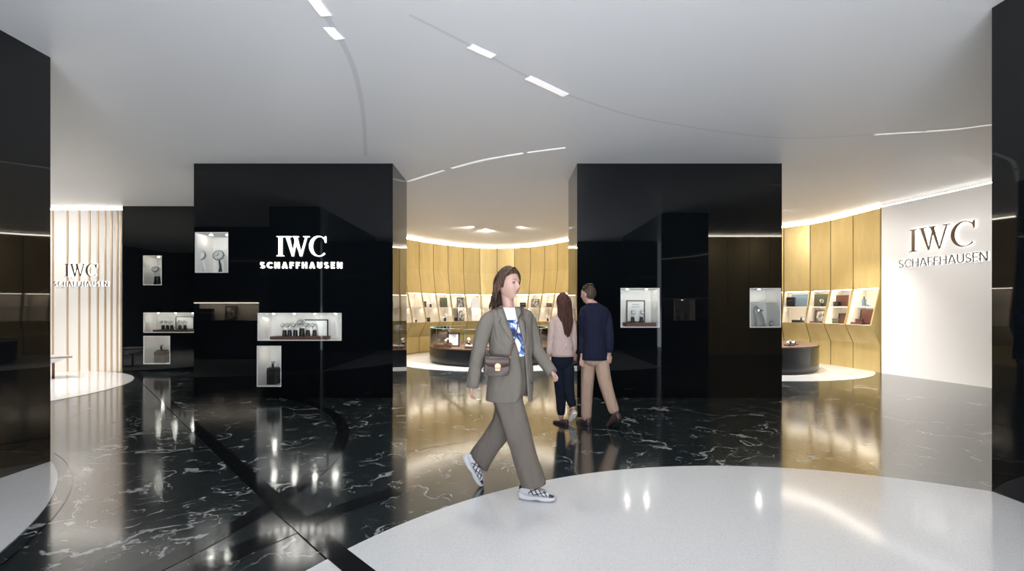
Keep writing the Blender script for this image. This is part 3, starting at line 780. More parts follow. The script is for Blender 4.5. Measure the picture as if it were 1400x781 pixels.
put(GR,1141,True,'box','olive box on the lower shelf, second gold niche from the white wall', w=0.20,h=0.12,m='olive')
put(GR,1182,False,'bottle','pale blue bottle on the upper shelf nearest the white wall', blue=True)
put(GR,1187,False,'pillow','small cushion watch beside the pale blue bottle', s=0.7)
put(GR,1184,True,'frame','large red brown frame on the lower shelf nearest the white wall', w=0.36,h=0.36,fm='blackmat',pm='red_brown',border=0.02)
put(GR,1172,True,'box','red brown leather box left of the large red brown frame', w=0.20,h=0.13,m='red_brown')
put(GR,1178,True,'box','flat red brown leather tray before the large red brown frame', w=0.34,h=0.05,m='red_brown',fwd=0.09)
# middle wall, left of the woman
put(GM,579,False,'box','black box on the upper shelf, leftmost of the middle gold wall', w=0.16,h=0.20)
put(GM,592,False,'watch','watch on the upper shelf right of the black box in the middle gold wall', s=1.5)
put(GM,612,False,'frame','dark green picture on the upper shelf of the middle gold wall', w=0.42,h=0.34,fm='photo_g',pm='photo_g')
put(GM,569,True,'watch','small watch on the lower shelf at the far left of the middle gold wall', s=1.0)
put(GM,584,True,'box','black cube box on the lower shelf of the middle gold wall', w=0.17,h=0.14)
put(GM,598,True,'pillow','cushion watch on the lower shelf between the two black boxes', s=1.2)
put(GM,616,True,'box','long black box on the lower shelf beside the tall poster', w=0.34,h=0.12)
put(GM,611,True,'watch','watch standing behind the long black box in the gold wall', s=1.6, fwd=-0.07)
put(GM,631,True,'frame','tall framed black and white poster in the middle gold wall', w=0.40,h=0.84,fm='blackmat',pm='print',border=0.02,lean=-0.03,fwd=0.05)
put(GM,655,True,'frame','tall pale poster in the gold wall beside the woman shoulder', w=0.46,h=0.84,fm='white',pm='paper',border=0.02,lean=-0.03,fwd=0.05)
# right of the woman
put(GM,715,False,'box','dark box on the upper shelf right of the woman face', w=0.2,h=0.18)
put(GM,732,False,'frame','dark print on the upper shelf between the two women', w=0.36,h=0.30,fm='olive',pm='print')
put(GM,751,False,'box','small dark box on the upper shelf beside the long-haired woman', w=0.22,h=0.15,m='wood_dark')
put(GM,735,True,'frame','pale grey print on the lower shelf between the two women', w=0.22,h=0.26,fm='grey_mid',pm='grey_mid')
put(GM,749,True,'watch','watch on the lower shelf beside the long-haired woman', s=1.4)
put(GM,765,False,'box','dark box on the upper shelf above the long-haired woman', w=0.2,h=0.18)

# ------------------------------------------------------------------ pier niches: contents
def at(px, y, z): return Vector((X(px,y), y, z))
yv = YB+0.20
# big display heads in the corner niche
def big_watch(loc, rot, label):
    m = TR(loc, rot, 1.0); r = thing('display_clock', label, 'display watch', mtx=m, group='large display watches')
    b = MB(); b.T = m; b.tube([(0.0,0.0,0),(0.012,0,0.10),(0.0,-0.01,0.22)], [0.030,0.024,0.022], 16, round_ends=False); b.build('stand', M['blackmat'], r, smooth='auto')
    b = MB(); b.T = m; b.tube([(0.035,0.01,0.012),(0.052,-0.02,0.12),(0.03,-0.045,0.235)], [0.020,0.022,0.020], 12, flat=0.3, round_ends=False); b.build('strap', M['white'], r, smooth='auto')
    T = m @ Matrix.Translation((0,-0.035,0.275)) @ Matrix.Rotation(math.radians(72), 4, 'X')
    b = MB(); b.T = T; b.cyl((0,0,0), 0.088, 0.03, 40); b.cyl((0.095,0,0.015),0.008,0.01,10); b.build('case', M['silver'], r, smooth='auto', bevel=0.004)
    b = MB(); b.T = T; b.cyl((0,0,0.03), 0.074, 0.002, 36)
    for k in range(12):
        a = k*PI/6; q = Matrix.Rotation(a, 4, 'Z'); s0 = b.T; b.T = T @ q; b.box(-0.002,0.002,0.055,0.068,0.032,0.0335,1); b.T = s0
    b.box(-0.003,0.003,-0.01,0.055,0.033,0.0345,1); b.T = T @ Matrix.Rotation(2.1, 4, 'Z'); b.box(-0.003,0.003,-0.01,0.040,0.0345,0.036,1)
    b.build('dial', [M['white'], M['blackmat']], r); return r
zb = h1[2]+0.013
big_watch(at(301,YB+0.19,zb), 0.1, 'large silver display watch at the right side of the corner niche above the sign-side shelf')
big_watch(at(276,YB+0.2,zb), 0.1, 'large silver display watch at the left corner of the highest niche on the left pier')
# long niche with six watches
zb = h2[2]+0.013
blockthing('display_plinth', at(411,YB+0.17,zb), 0, (0.90,0.22,0.05), 'long walnut plinth carrying watches in the left pier', 'wood_mid', 'plinth')
frame(at(431.5,YB+0.34,zb+0.02), 0, 0.42, 0.30, 'black framed white print behind the row of watches', 'blackmat', 'paper', 0.016, 0.0)
lab6 = ['watch farthest left in the row of six on the walnut plinth','second watch from the left in the row of six','third watch from the left in the row of six','tallest watch, fourth in the row of six','fifth watch in the row of six, before the framed print','watch farthest right in the row of six, before the framed print']
for k, px in enumerate((389,396,404,413,421,430)):
    watch(at(px,YB+0.15,zb+0.052), -0.25, lab6[k], 'row of six watches in the long niche', 1.35 if k != 3 else 1.7)
zb = h3[2]+0.013
blockthing('display_plinth', at(374,YB+0.2,zb), 0, (0.15,0.16,0.24), 'tall black plinth box in the lowest niche of the left pier', 'blackmat', 'plinth')
pillow_watch(at(374,YB+0.2,zb+0.242), 0.2, 'cushion watch on the tall black plinth in the lowest niche of the left pier', 1.25, base='blackmat')
# right pier
zb = g1[2]+0.013
blockthing('display_plinth', at(874,YB+0.17,zb), 0, (0.48,0.24,0.06), 'brown plinth in the small niche of the right pier', 'wood_mid', 'plinth')
frame(at(869,YB+0.30,zb+0.061), 0, 0.31, 0.37, 'brown framed white card behind two watches in the right pier', 'wood_dark', 'paper', 0.018, 0.0, True)
watch(at(865,YB+0.12,zb+0.062), 0.1, 'left watch of the pair before the white card in the right pier', 'pair of watches in the right pier', 1.25)
watch(at(877,YB+0.12,zb+0.062), 0.1, 'right watch of the pair before the white card in the right pier', 'pair of watches in the right pier', 1.25)
zb = g2[2]+0.013
r = thing('display_bust', 'grey curved bust holding a watch strap in the corner niche of the right pier', 'display stand', at(1037,YB+0.2,zb))
b = MB(); b.T = MW[r.name]; b.tube([(0.03,0,0.0),(0.02,0,0.12),(-0.02,0,0.24),(-0.055,-0.02,0.31)], [0.085,0.07,0.062,0.03], 20, flat=0.6, up=(0,1,0)); b.build('body', M['grey_mid'], r, smooth=True)
b = MB(); b.T = MW[r.name] @ Matrix.Translation((0,0,0.25)); b.cyl((0,0,0),0.07,0.025,24); b.build('watch_strap', M['silver'], r, smooth='auto')
r = thing('pebble_stand', 'rounded grey pebble stand in the corner niche of the right pier', 'display stand', at(1056,YB+0.22,zb))
b = MB(); b.T = MW[r.name]; b.ball((0,0,0.045),(0.055,0.04,0.045),8).build('pebble', M['grey_mid'], r, smooth=True)
b = MB(); b.T = MW[r.name]; b.cyl((0,0,0),0.05,0.008,20).build('base', M['silver'], r)
Bx(g2[0]+0.2,g2[1]-0.02,YB+0.10,YB+0.40,g2[2]+0.40,g2[2]+0.412).build('shelf', M['liner_w'], rp)
# right foreground pier (mirrored)
watch(Vector((4.27,3.48,1.163)), PI, 'watch in the rear niche of the right foreground pier', 'watches behind the foreground pier', 1.6)
watch(Vector((4.42,3.48,1.163)), PI, 'watch beside its twin in the rear niche of the right foreground pier', 'watches behind the foreground pier', 1.3)
# far dark wall
zb = k1[2]+0.013
watch(at(215,YK+0.15,zb), 0.2, 'large watch in the small upper niche of the far dark wall', 'watches in the far dark wall', 2.6)
zb = k2[2]+0.013
blockthing('display_plinth', at(237,YK+0.17,zb), 0, (0.78,0.24,0.05), 'walnut plinth in the long niche of the far dark wall', 'wood_mid', 'plinth')
frame(at(253,YK+0.34,zb+0.051), 0, 0.42, 0.30, 'framed white print in the long niche of the far dark wall', 'blackmat', 'paper', 0.014, 0.0)
lb = ['leftmost watch','second watch','third watch','fourth watch','rightmost watch']
for k, px in enumerate((223,229,235,246,253)): watch(at(px,YK+0.15,zb+0.052), -0.2, lb[k]+' of the five in the long niche of the far dark wall', 'watches in the far dark wall', 1.35)
zb = k3[2]+0.013
blockthing('display_plinth', at(222,YK+0.2,zb), 0, (0.24,0.2,0.26), 'dark brown plinth box in the lowest niche of the far dark wall', 'wood_dark', 'plinth')
pillow_watch(at(222,YK+0.2,zb+0.262), 0.2, 'cushion watch on the plinth box in the far dark wall', 1.4)
# things in the mirrored niche
frame(Vector((-7.9,1.6,1.1)), PI, 0.34, 0.42, 'framed print in the niche behind the left foreground pier', 'wood_dark', 'print', 0.03)
blockthing('gift_box', Vector((-8.6,1.62,1.1)), 0, (0.40,0.14,0.34), 'large black box in the niche behind the left foreground pier', 'blackmat')

# side table by the striped wall
yt = 9.6
t = thing('side_table', 'pale pointed side table at the left before the striped wall', 'table', (X(62,yt),yt,0.006))
b = MB(); zt = Z(487,yt)
tp = [(X(99,yt),yt),(X(76,yt),yt-0.35),(X(50,yt),yt-0.3),(X(44,yt),yt+0.25),(X(76,yt),yt+0.22)]
b.rings([[Vector((x,y,zt+k)) for x, y in tp] for k in (-0.035,0)]); b.build('table_top', M['grey_mid'], t)
b = MB(); b.rings([[Vector((X(60,yt)+(x-X(60,yt))*s_,yt+(y-yt)*s_,zt-0.035+k)) for x, y in tp] for s_, k in ((0.3,-0.12),(0.85,0))]); b.build('underframe', M['white'], t)
b = MB(); b.tube([(X(72.8,yt),yt,0.006),(X(72.8,yt),yt,zt-0.1)],0.022,12,round_ends=False).build('leg', M['wood_mid'], t, smooth=True)
b = MB(); b.tube([(X(52,yt),yt+0.1,0.006),(X(54,yt),yt+0.05,zt-0.1)],0.022,12,round_ends=False).build('leg', M['wood_mid'], t, smooth=True)

# ------------------------------------------------------------------ people
def lerp(a, b, t): return a+(b-a)*t
def interp(tab, z):
    """tab sorted by first column descending or ascending; linear"""
    t = sorted(tab)
    if z <= t[0][0]: return t[0][1:]
    for a, b in zip(t, t[1:]):
        if a[0] <= z <= b[0]:
            k = (z-a[0])/(b[0]-a[0]+1e-9); k = k*k*(3-2*k)*0.4+k*0.6
            return tuple(lerp(p, q, k) for p, q in zip(a[1:], b[1:]))
    return t[-1][1:]
def head_point(x, y, z, fem=True):
    """unit-sphere direction -> head surface in head space (x right, y forward, z up), metres"""
    g = lambda cx, cz, sx, sz: math.exp(-((x-cx)/sx)**2-((z-cz)/sz)**2) if y > 0 else 0.0
    px, py, pz = x*0.073, y*0.094, z*0.116
    if z < 0:
        t = -z; px *= 1-0.36*t**1.6
        if y < 0: py *= 1-0.42*t
        else: py *= 1-0.06*t; py += 0.010*t*t*max(0,y)**0.5 if y > 0 else 0
    if y > 0.4: py -= 0.006*(y-0.4)
    f = 0.0
    f += 0.024*g(0,-0.24,0.115,0.10)+0.012*g(0,-0.08,0.10,0.15)+0.004*g(0.10,-0.27,0.07,0.06)+0.004*g(-0.10,-0.27,0.07,0.06)
    f -= 0.0095*(g(0.38,0.03,0.19,0.10)+g(-0.38,0.03,0.19,0.10))
    f += 0.004*(g(0.33,0.20,0.25,0.07)+g(-0.33,0.20,0.25,0.07))
    f += 0.0055*(g(0,-0.485,0.20,0.045)+g(0,-0.575,0.17,0.045)) - 0.004*g(0,-0.53,0.24,0.018)
    f -= 0.004*g(0,-0.67,0.2,0.05)
    f += 0.009*g(0,-0.84,0.24,0.12)
    f += 0.004*(g(0.55,-0.22,0.25,0.2)+g(-0.55,-0.22,0.25,0.2))
    return Vector((px, py+f, pz))
def head_into(mb, T, s=1.0, nu=96, nv=84):
    old = mb.T; mb.T = T @ Matrix.Scale(s, 4); rs = []
    for k in range(1, nv):
        a = -PI/2+PI*k/nv
        rs.append([head_point(math.cos(a)*math.cos(2*PI*i/nu), math.cos(a)*math.sin(2*PI*i/nu), math.sin(a)) for i in range(nu)])
    mb.rings(rs)
    for sd in (-1, 1):   # ears
        q = mb.T; mb.T = T @ Matrix.Scale(s, 4) @ Matrix.Translation((sd*0.073,-0.006,-0.008)) @ Matrix.Rotation(sd*0.35, 4, 'Z')
        mb.ball((0,0,0), (0.010,0.019,0.031), 10); mb.T = q
    mb.T = old
def hand_into(mb, T, curl=0.9, side=1, s=1.0):
    """hand hanging along local -z; palm faces local -x*side.. ; fingers curl towards local +y"""
    old = mb.T; mb.T = T @ Matrix.Scale(s, 4)
    mb.tube([(0,0,0.02),(0,0.001,-0.02),(0,0.003,-0.055),(0,0.004,-0.078)], [0.021,0.028,0.034,0.032], 16, flat=0.45, up=(0,1,0))
    for k, (dx, ln) in enumerate(((-0.030,0.066),(-0.0105,0.076),(0.0105,0.072),(0.029,0.056))):
        p = Vector((dx,0.004,-0.074)); a = 0.25+0.1*k*0.3; pts = [Vector((dx*0.9,0.003,-0.055)), p]
        for j, fr in enumerate((0.45,0.30,0.25)):
            p = p+Vector((dx*0.06, math.sin(a)*ln*fr, -math.cos(a)*ln*fr)); pts.append(p); a += curl*(0.85 if j == 0 else 0.75)
        mb.tube(pts, [0.0095,0.0095,0.0088,0.0080,0.0070], 10)
    sx = -side
    mb.tube([(sx*0.018,0.004,-0.015),(sx*0.036,0.014,-0.038),(sx*0.040,0.026,-0.062),(sx*0.034,0.036,-0.082)], [0.013,0.0115,0.0100,0.0085], 10)
    mb.T = old
def align(p, d, fwd):
    """matrix with local -z along d and local +y close to fwd"""
    z = -Vector(d).normalized(); y = Vector(fwd); y = (y-z*y.dot(z)).normalized(); x = y.cross(z)
    m = Matrix((x, y, z)).transposed().to_4x4(); return Matrix.Translation(p) @ m
def body_mesh(mb, root, voxel=0.0055, head=None, lips=True):
    o = mb.build('body', [M['skin'], M['lips']], root, smooth=True)
    q = o.modifiers.new('r', 'REMESH'); q.mode = 'VOXEL'; q.voxel_size = voxel; q.use_smooth_shade = True
    q2 = o.modifiers.new('s', 'SMOOTH'); q2.factor = 0.5; q2.iterations = 2
    dg = bpy.context.evaluated_depsgraph_get(); ev = o.evaluated_get(dg)
    me = bpy.data.meshes.new_from_object(ev); o.modifiers.clear(); o.data = me
    me.materials.clear(); me.materials.append(M['skin']); me.materials.append(M['lips'])
    for p in me.polygons: p.use_smooth = True; p.material_index = 0
    if head is not None and lips:
        inv = head.inverted(); mw = MW[root.name]
        for p in me.polygons:
            c = inv @ (mw @ p.center)
            if c.y > 0.075 and abs(c.x) < 0.023 and -0.0695+abs(c.x)*0.25 < c.z < -0.0525-abs(c.x)*0.18: p.material_index = 1
    return o
def eyes(root, H):
    for sd in (-1, 1):
        b = MB(); b.T = H; c = Vector((sd*0.0300, 0.0728, 0.0035))
        b.ball(c, (0.0118,0.0118,0.0085), 10)
        e = b.build('eye', M['eye_white'], root, smooth=True)
        b = MB(); b.T = H; b.ball(c+Vector((sd*0.0,0.0078,0)), (0.0072,0.0052,0.0072), 8); b.build('iris', M['iris'], e, smooth=True)
        b = MB(); b.T = H; b.tube([(sd*0.0165,0.0845,0.0075),(sd*0.028,0.0880,0.0128),(sd*0.040,0.0810,0.0090),(sd*0.0445,0.0765,0.0055)], [0.0007,0.0011,0.0011,0.0008], 8)
        b.build('eyelashes', M['iris'], root, smooth=True)
        b = MB(); b.T = H; b.tube([(sd*0.014,0.0915,0.024),(sd*0.028,0.0895,0.0290),(sd*0.044,0.0780,0.0265)], [0.0012,0.0017,0.0009], 8)
        b.build('eyebrow', M['hair_w'], root, smooth=True)
def lips(root, H):
    b = MB(); b.T = H
    def P(x, z, e):
        y = math.sqrt(max(0.0, 1-x*x-z*z)); p = head_point(x, y, z); p.y += e; return p
    for lo, hi, e in ((-0.535,-0.462,0.0012),(-0.600,-0.530,0.0016)):
        rs = []
        for k in range(17):
            t = -1+2*k/16; x = 0.205*t; q = (1-abs(t)**1.8)
            if lo > -0.54: z0 = -0.530+0.006*t*t; z1 = z0+0.003+(0.058-0.014*math.exp(-(t/0.16)**2))*q
            else: z1 = -0.532+0.006*t*t; z0 = z1-0.003-0.064*q
            rs.append([P(x, z0+(z1-z0)*j/5, e*q*(1 if 0 < j < 5 else 0.3)+0.0006) for j in range(6)])
        b.rings(rs, closed=False)
    b.build('lips', M['lips'], root, smooth=True)
    for sd in (-1, 1):   # upper eyelids
        b = MB(); b.T = H; c = Vector((sd*0.0300,0.0728,0.0035)); rs = []
        for j in range(7):
            el = math.radians(24+11*j)
            rs.append([c+Vector((0.0128*math.cos(el)*math.sin(math.radians(a)), 0.0128*math.cos(el)*math.cos(math.radians(a)), 0.0098*math.sin(el))) for a in range(-90,91,12)])
        b.rings(rs, closed=False); b.build('eyelid', M['skin'], root, smooth=True)
def ering(c, u, v, ru, rv, n=36, power=2.0):
    out = []
    for i in range(n):
        a = 2*PI*i/n; ca, sa = math.cos(a), math.sin(a)
        k = (abs(ca)**power+abs(sa)**power)**(-1/power)
        out.append(c+u*ru*ca*k+v*rv*sa*k)
    return out
def leg_loft(mb, secs, n=72, cap1=True, fold=0.0):
    """secs: (centre, axis direction along limb, side radius, fore-aft radius, side axis)"""
    rs = []
    for c, d, ru, rv, u in secs:
        d = Vector(d).normalized(); u = Vector(u); u = (u-d*u.dot(d)).normalized(); v = d.cross(u)
        q = ering(Vector(c), u, v, ru, rv, n, 2.2); k = len(rs)/len(secs)
        def crease(th):
            if not fold: return 0.0
            v_ = 0.0
            for t0_, w_, a_ in ((3.7+1.0*k,0.20,0.8),(4.15+1.0*k,0.18,-0.9),(5.1-0.7*k,0.20,0.7),(5.5-0.6*k,0.18,-0.8),(2.9+0.5*k,0.2,-0.6)):
                d_ = (th-t0_+PI) % (2*PI)-PI; v_ += a_*math.exp(-(d_/w_)**2)
            return v_*fold*(0.35+0.9*k)
        rs.append([Vector(c)+(p-Vector(c))*(1+0.4*fold*k*math.sin(3*2*PI*i/n+1.5+2.5*k)+crease(2*PI*i/n)) for i, p in enumerate(q)])
    mb.rings(rs, cap1=cap1)

def hair_cap(b, Hm, front=36, side=8, back=-42, vol=0.12, edge=1.025, ear=14, nu=96, nt=26, wave=0.006):
    """smooth scalp of hair from the crown down to a clean hairline"""
    tab = [(-90,back),(-40,back+2),(-22,back+8),(-14,-20),(-8,0),(0,side),(ear,side+2),(ear+14,front-14),(55,front-3),(90,front)]
    rs = []
    for k in range(nt+1):
        t = k/nt; r = []
        for i in range(nu):
            ph = 360*i/nu; fold = ph if ph <= 90 else (180-ph if ph <= 270 else ph-360)
            el = math.radians(lerp(89.0, interp(tab, fold)[0], t)); x, y, z = math.cos(el)*math.cos(math.radians(ph)), math.cos(el)*math.sin(math.radians(ph)), math.sin(el)
            p = head_point(x, y, z)
            if y > 0: p.y = y*0.0945
            fr = max(0.0, y)
            ex = edge+vol*(1-t**2.5)*(0.75+0.25*z)+(vol*0.75*(1-min(1,fr*3)) if y < 0.33 else 0)*t**2.5+wave*math.sin(13*math.radians(ph)+3*t)
            r.append(Hm @ Vector((p.x*ex, p.y*ex-0.002, p.z*ex if z > 0 else p.z)))
        rs.append(r)
    b.rings(rs[::-1], cap0=False)
# ---- the walking woman in the taupe suit
def woman():
    YC = 3.60
    root = thing('person', 'woman in an oversized taupe trouser suit and printed white tee striding to the right', 'person', (X(700,YC),YC,0.006))
    a = math.radians(36); Fd = Vector((math.sin(a),-math.cos(a),0)); U = Vector((math.cos(a),math.sin(a),0)); UP = Vector((0,0,1))
    def C(z):  # torso centre line
        cx = interp([(0.70,698.5),(0.85,698.5),(1.05,698.5),(1.25,698),(1.42,697),(1.60,696)], z)[0]
        return Vector((X(cx,YC), YC, z))
    # head
    hy = math.radians(47); Hc = Vector((X(695.2,YC), YC-0.01, 1.613))
    Hm = Matrix.Translation(Hc) @ Matrix.Rotation(hy-PI, 4, 'Z') @ Matrix.Rotation(math.radians(-2), 4, 'X')
    # local +y must point to the gaze direction (sin,-cos)
    g = Vector((math.sin(hy),-math.cos(hy),0)); xx = g.cross(UP)
    Hm = Matrix.Translation(Hc) @ Matrix((xx, g, UP)).transposed().to_4x4() @ Matrix.Rotation(math.radians(2), 4, 'X') @ Matrix.Scale(1.05, 4)
    b = MB(); head_into(b, Hm, 1.0)
    nk = Vector((X(695,YC),YC+0.01,1.40))
    b.tube([nk+Vector((0,0,-0.02)), nk+Vector((0,0,0.05)), Hc-g*0.018+Vector((0,0,-0.085)), Hc-g*0.020+Vector((0,0,-0.02))], [0.056,0.044,0.043,0.048], 24)
    b.rings([ering(C(z), U, Fd, ru, rv, 30) for z, ru, rv in ((0.80,0.13,0.09),(0.92,0.15,0.10),(1.05,0.125,0.085),(1.2,0.14,0.095),(1.32,0.145,0.085),(1.37,0.105,0.065),(1.41,0.065,0.052))])
    # arms
    shR = C(1.335)-U*0.150; elR = W(653,484,3.47); wrR = W(645,529,3.42)
    shL = C(1.335)+U*0.145; elL = W(733,480,3.70); wrL = W(753.5,508,3.57)
    b.tube([shR, shR.lerp(elR,.25)+Vector((-0.014,0,0)), shR.lerp(elR,.6)+Vector((-0.010,0,0)), elR, wrR], [0.030,0.032,0.034,0.034,0.024], 16)
    b.tube([shL, shL.lerp(elL,.5), elL, wrL], [0.036,0.036,0.034,0.024], 16)
    dR = (W(642.5,545,3.42)-wrR); hand_into(b, align(wrR-dR.normalized()*0.012, dR, (0.9,-0.3,0)), 0.75, side=-1, s=0.80)
    dL = (W(765,520,3.52)-wrL); hand_into(b, align(wrL-dL.normalized()*0.004, dL, (-0.5,-0.7,-0.9)), 1.75, side=1, s=0.82)
    # legs under the trousers
    hipR = W(697,548,3.54); knR = W(714,615,3.50); anR = W(727,664,3.47)
    hipL = W(694,548,3.66); knL = W(686,596,3.72); anL = W(649,630,3.80)
    for p in ((hipR,knR,anR),(hipL,knL,anL)): b.tube(p, [0.078,0.055,0.036], 16)
    b.tube([Vector(hipR)+Vector((0,0,0.05)), Vector(hipL)+Vector((0,0,0.05))], 0.08, 16)
    body_mesh(b, root, 0.0045, Hm, lips=False); eyes(root, Hm); lips(root, Hm)
    # tee
    b = MB(); b.rings([ering(C(z), U, Fd, ru, rv, 40) for z, ru, rv in ((1.065,0.150,0.112),(1.10,0.150,0.112),(1.20,0.152,0.112),(1.30,0.165,0.110),(1.36,0.160,0.094),(1.395,0.120,0.078),(1.425,0.078,0.066),(1.432,0.070,0.061))], cap0=False, cap1=False)
    b.build('tee_shirt', M['tee'], root, smooth=True)
    b = MB(); b.tube([nk+U*0.066*math.cos(t*PI/12)+Fd*(0.058*math.sin(t*PI/12))+Vector((-0.002,0,0.034-0.008*math.sin(t*PI/12))) for t in range(25)], 0.005, 8); b.build('collar', M['white'], root, smooth=True)
    # trousers waist + legs
    b = MB(); b.rings([ering(C(z), U, Fd, ru, rv, 40) for z, ru, rv in ((0.765,0.150,0.110),(0.80,0.160,0.118),(0.86,0.165,0.125),(1.0,0.145,0.114),(1.085,0.140,0.110))], cap1=False)
    lu = Vector((0.55,0.83,0))
    def seg(tab, y0, y1):
        out = []
        n = len(tab)
        for i, (px, py, hw, dx, dy) in enumerate(tab):
            y = lerp(y0, y1, i/(n-1)); c = W(px, py, y); d = Vector((dx,0,-dy)); ww = hw/F*y
            # side (depth) radius, radius across the picture
            out.append((c, d, ww*0.92, ww, Vector((0,1,0))))
        return out
    leg_loft(b, seg([(693,530,20.5,0.05,1),(693,543,20.5,0.1,1),(697.5,558,19.5,0.22,1),(703.5,576,18.5,0.28,1),(709.5,596,17.6,0.30,1),(715,616,16.6,0.30,1),(720.5,634,16.4,0.26,1),(725.5,648,16.8,0.22,1),(729.5,660,16.2,0.15,1),(730,662.5,16.2,0.12,1)], 3.55, 3.47), cap1=False, fold=0.10)
    leg_loft(b, seg([(697,530,19,0,1),(696,545,19,0,1),(693,566,17.5,-0.25,1),(687,582,16.0,-0.6,1),(678.5,595,15.8,-0.9,0.9),(669,608,15.8,-1.0,0.85),(659,623,16.4,-0.95,0.9),(655.5,630,16.6,-0.95,0.9),(655,631.5,16.6,-0.95,0.9)], 3.66, 3.80), cap1=False, fold=0.07)
    tr = b.build('trousers', M['suit_d'], root, smooth=True, solid=0.004)
    b = MB(); b.T = Matrix.Identity(4)
    # jacket: open in front
    near = [(416,686),(430,691),(445,696.5),(460,702),(475,707.5),(485,711),(500,713.5),(520,714.5),(536,713),(546,706)]
    far = [(416,704),(430,706.5),(445,710.5),(460,714),(475,717),(485,718.5),(500,719.5),(520,721),(547,723)]
    prof = [(0.727,0.188,0.150),(0.80,0.188,0.148),(0.95,0.180,0.140),(1.08,0.172,0.133),(1.2,0.176,0.135),(1.30,0.188,0.130),(1.355,0.198,0.118),(1.385,0.200,0.110),(1.408,0.184,0.100),(1.426,0.128,0.088),(1.440,0.083,0.075)]
    def jp(z, th, ex=0.0):
        ru, rv = interp(prof, z); p = 2.25
        s_, c_ = math.sin(th), math.cos(th); k = (abs(s_)**p+abs(c_)**p)**(-1/p)
        fold = 0.004*math.sin(5*th+z*9)*max(0,min(1,(1.25-z)*4)) + (0.010*math.cos(3*th) if z < 0.9 else 0)*max(0,(0.95-z)*4)
        fold += 0.0065*math.sin(26*z+3.5*th)*math.exp(-((z-1.08)/0.13)**2)*max(0.0,math.cos(th*0.5))
        return C(z)+Fd*(rv+ex+fold)*c_*k+U*(ru+ex+fold)*s_*k
    def solve(z, px):
        best = (1e9, 0)
        for k in range(-140, 141):
            th = k*0.01; e = abs(px_of(jp(z, th))-px)
            if e < best[0]: best = (e, th)
        return best[1]
    zs = [1.440,1.432,1.424,1.415,1.405,1.395,1.385,1.37,1.355,1.33,1.30]+[1.30-0.035*k for k in range(1,17)]+[0.727]
    rs = []; NE = []; FE = []
    for z in zs:
        py = HY+(EYE-z)*F/YC
        t0 = solve(z, interp(near, py)[0]); t1 = solve(z, interp(far, py)[0])
        NE.append((z,t0)); FE.append((z,t1))
        n = 44; rs.append([jp(z, t1+(2*PI+t0-t1)*i/n) for i in range(n+1)])
    b.rings(rs, closed=False)
    jk = b.build('jacket', M['suit'], root, smooth=True, solid=0.006)
    # lapels (near and far), with a notch
    def lapel(E, sgn, wmax, z0, z1):
        b = MB(); r0 = []; r1 = []; r2 = []
        for z, t in E:
            if not (z1 <= z <= z0): continue
            k = (z-z1)/(z0-z1); w_ = wmax*(math.sin(min(1,k*1.25)*PI/2))*(1 if k < 0.70 else 0.62 if k < 0.78 else 0.86)
            ru = interp(prof, z)[0]; dt = w_/ru
            r0.append([jp(z, t, 0.004), jp(z, t+sgn*dt*0.5, 0.009), jp(z, t+sgn*dt, 0.006), jp(z, t+sgn*dt, 0.002)])
        b.rings(r0, closed=False); return b.build('lapel', M['lapel'], root, smooth=True, solid=0.003)
    lapel(NE, -1, 0.078, 1.436, 1.13); lapel(FE, 1, 0.062, 1.436, 1.13)
    # back collar
    b = MB(); cr = [[C(1.425)+Fd*(0.082+0.004*j)*math.cos(t)+U*(0.088+0.004*j)*math.sin(t)+Vector((0,0,zz)) for j, zz in ((0,0.014),(1.2,0.006),(2.2,-0.014))] for t in [math.radians(84+5*k) for k in range(39)]]
    b.rings(cr, closed=False); b.build('collar', M['lapel'], root, smooth=True, solid=0.004)
    # sleeves
    def sleeve(pts, rad):
        b = MB(); b.tube(pts, rad, 24, round_ends=False); o = b.build('sleeve', M['suit'], root, smooth=True, sub=1); return o
    s0 = C(1.372)-U*0.135; s1 = C(1.362)-U*0.196
    e = W(653.5,482,3.46); w_ = W(645.5,531,3.42)
    sleeve([s0, s1, s1.lerp(e,.25)+Vector((-0.010,0,0)), s1.lerp(e,.6)+Vector((-0.004,0,0)), e, e.lerp(w_,.5), e.lerp(w_,.96), w_], [0.044,0.056,0.060,0.057,0.055,0.050,0.047,0.047])
    s0 = C(1.372)+U*0.130; s1 = C(1.362)+U*0.180
    e = W(733.5,480,3.70); w_ = W(755.5,511,3.56)
    sleeve([s0, s1, s1.lerp(e,.3)+Vector((0.006,0,0)), s1.lerp(e,.7), e, e.lerp(w_,.5), e.lerp(w_,.96), w_], [0.044,0.054,0.057,0.055,0.053,0.049,0.045,0.045])
    # buttons and pocket flap
    b = MB(); q = jp(0.86, interp(sorted([(z,t) for z,t in FE]), 0.86)[0]+0.35, 0.004); b.ball(q, (0.008,0.004,0.008), 6); b.build('button', M['blackmat'], root, smooth=True)
    # hair ------------------------------------------------------------
    b = MB(); old = b.T
    hair_cap(b, Hm, front=37, vol=0.13, side=-16, ear=10)
    rnd = random.Random(3)
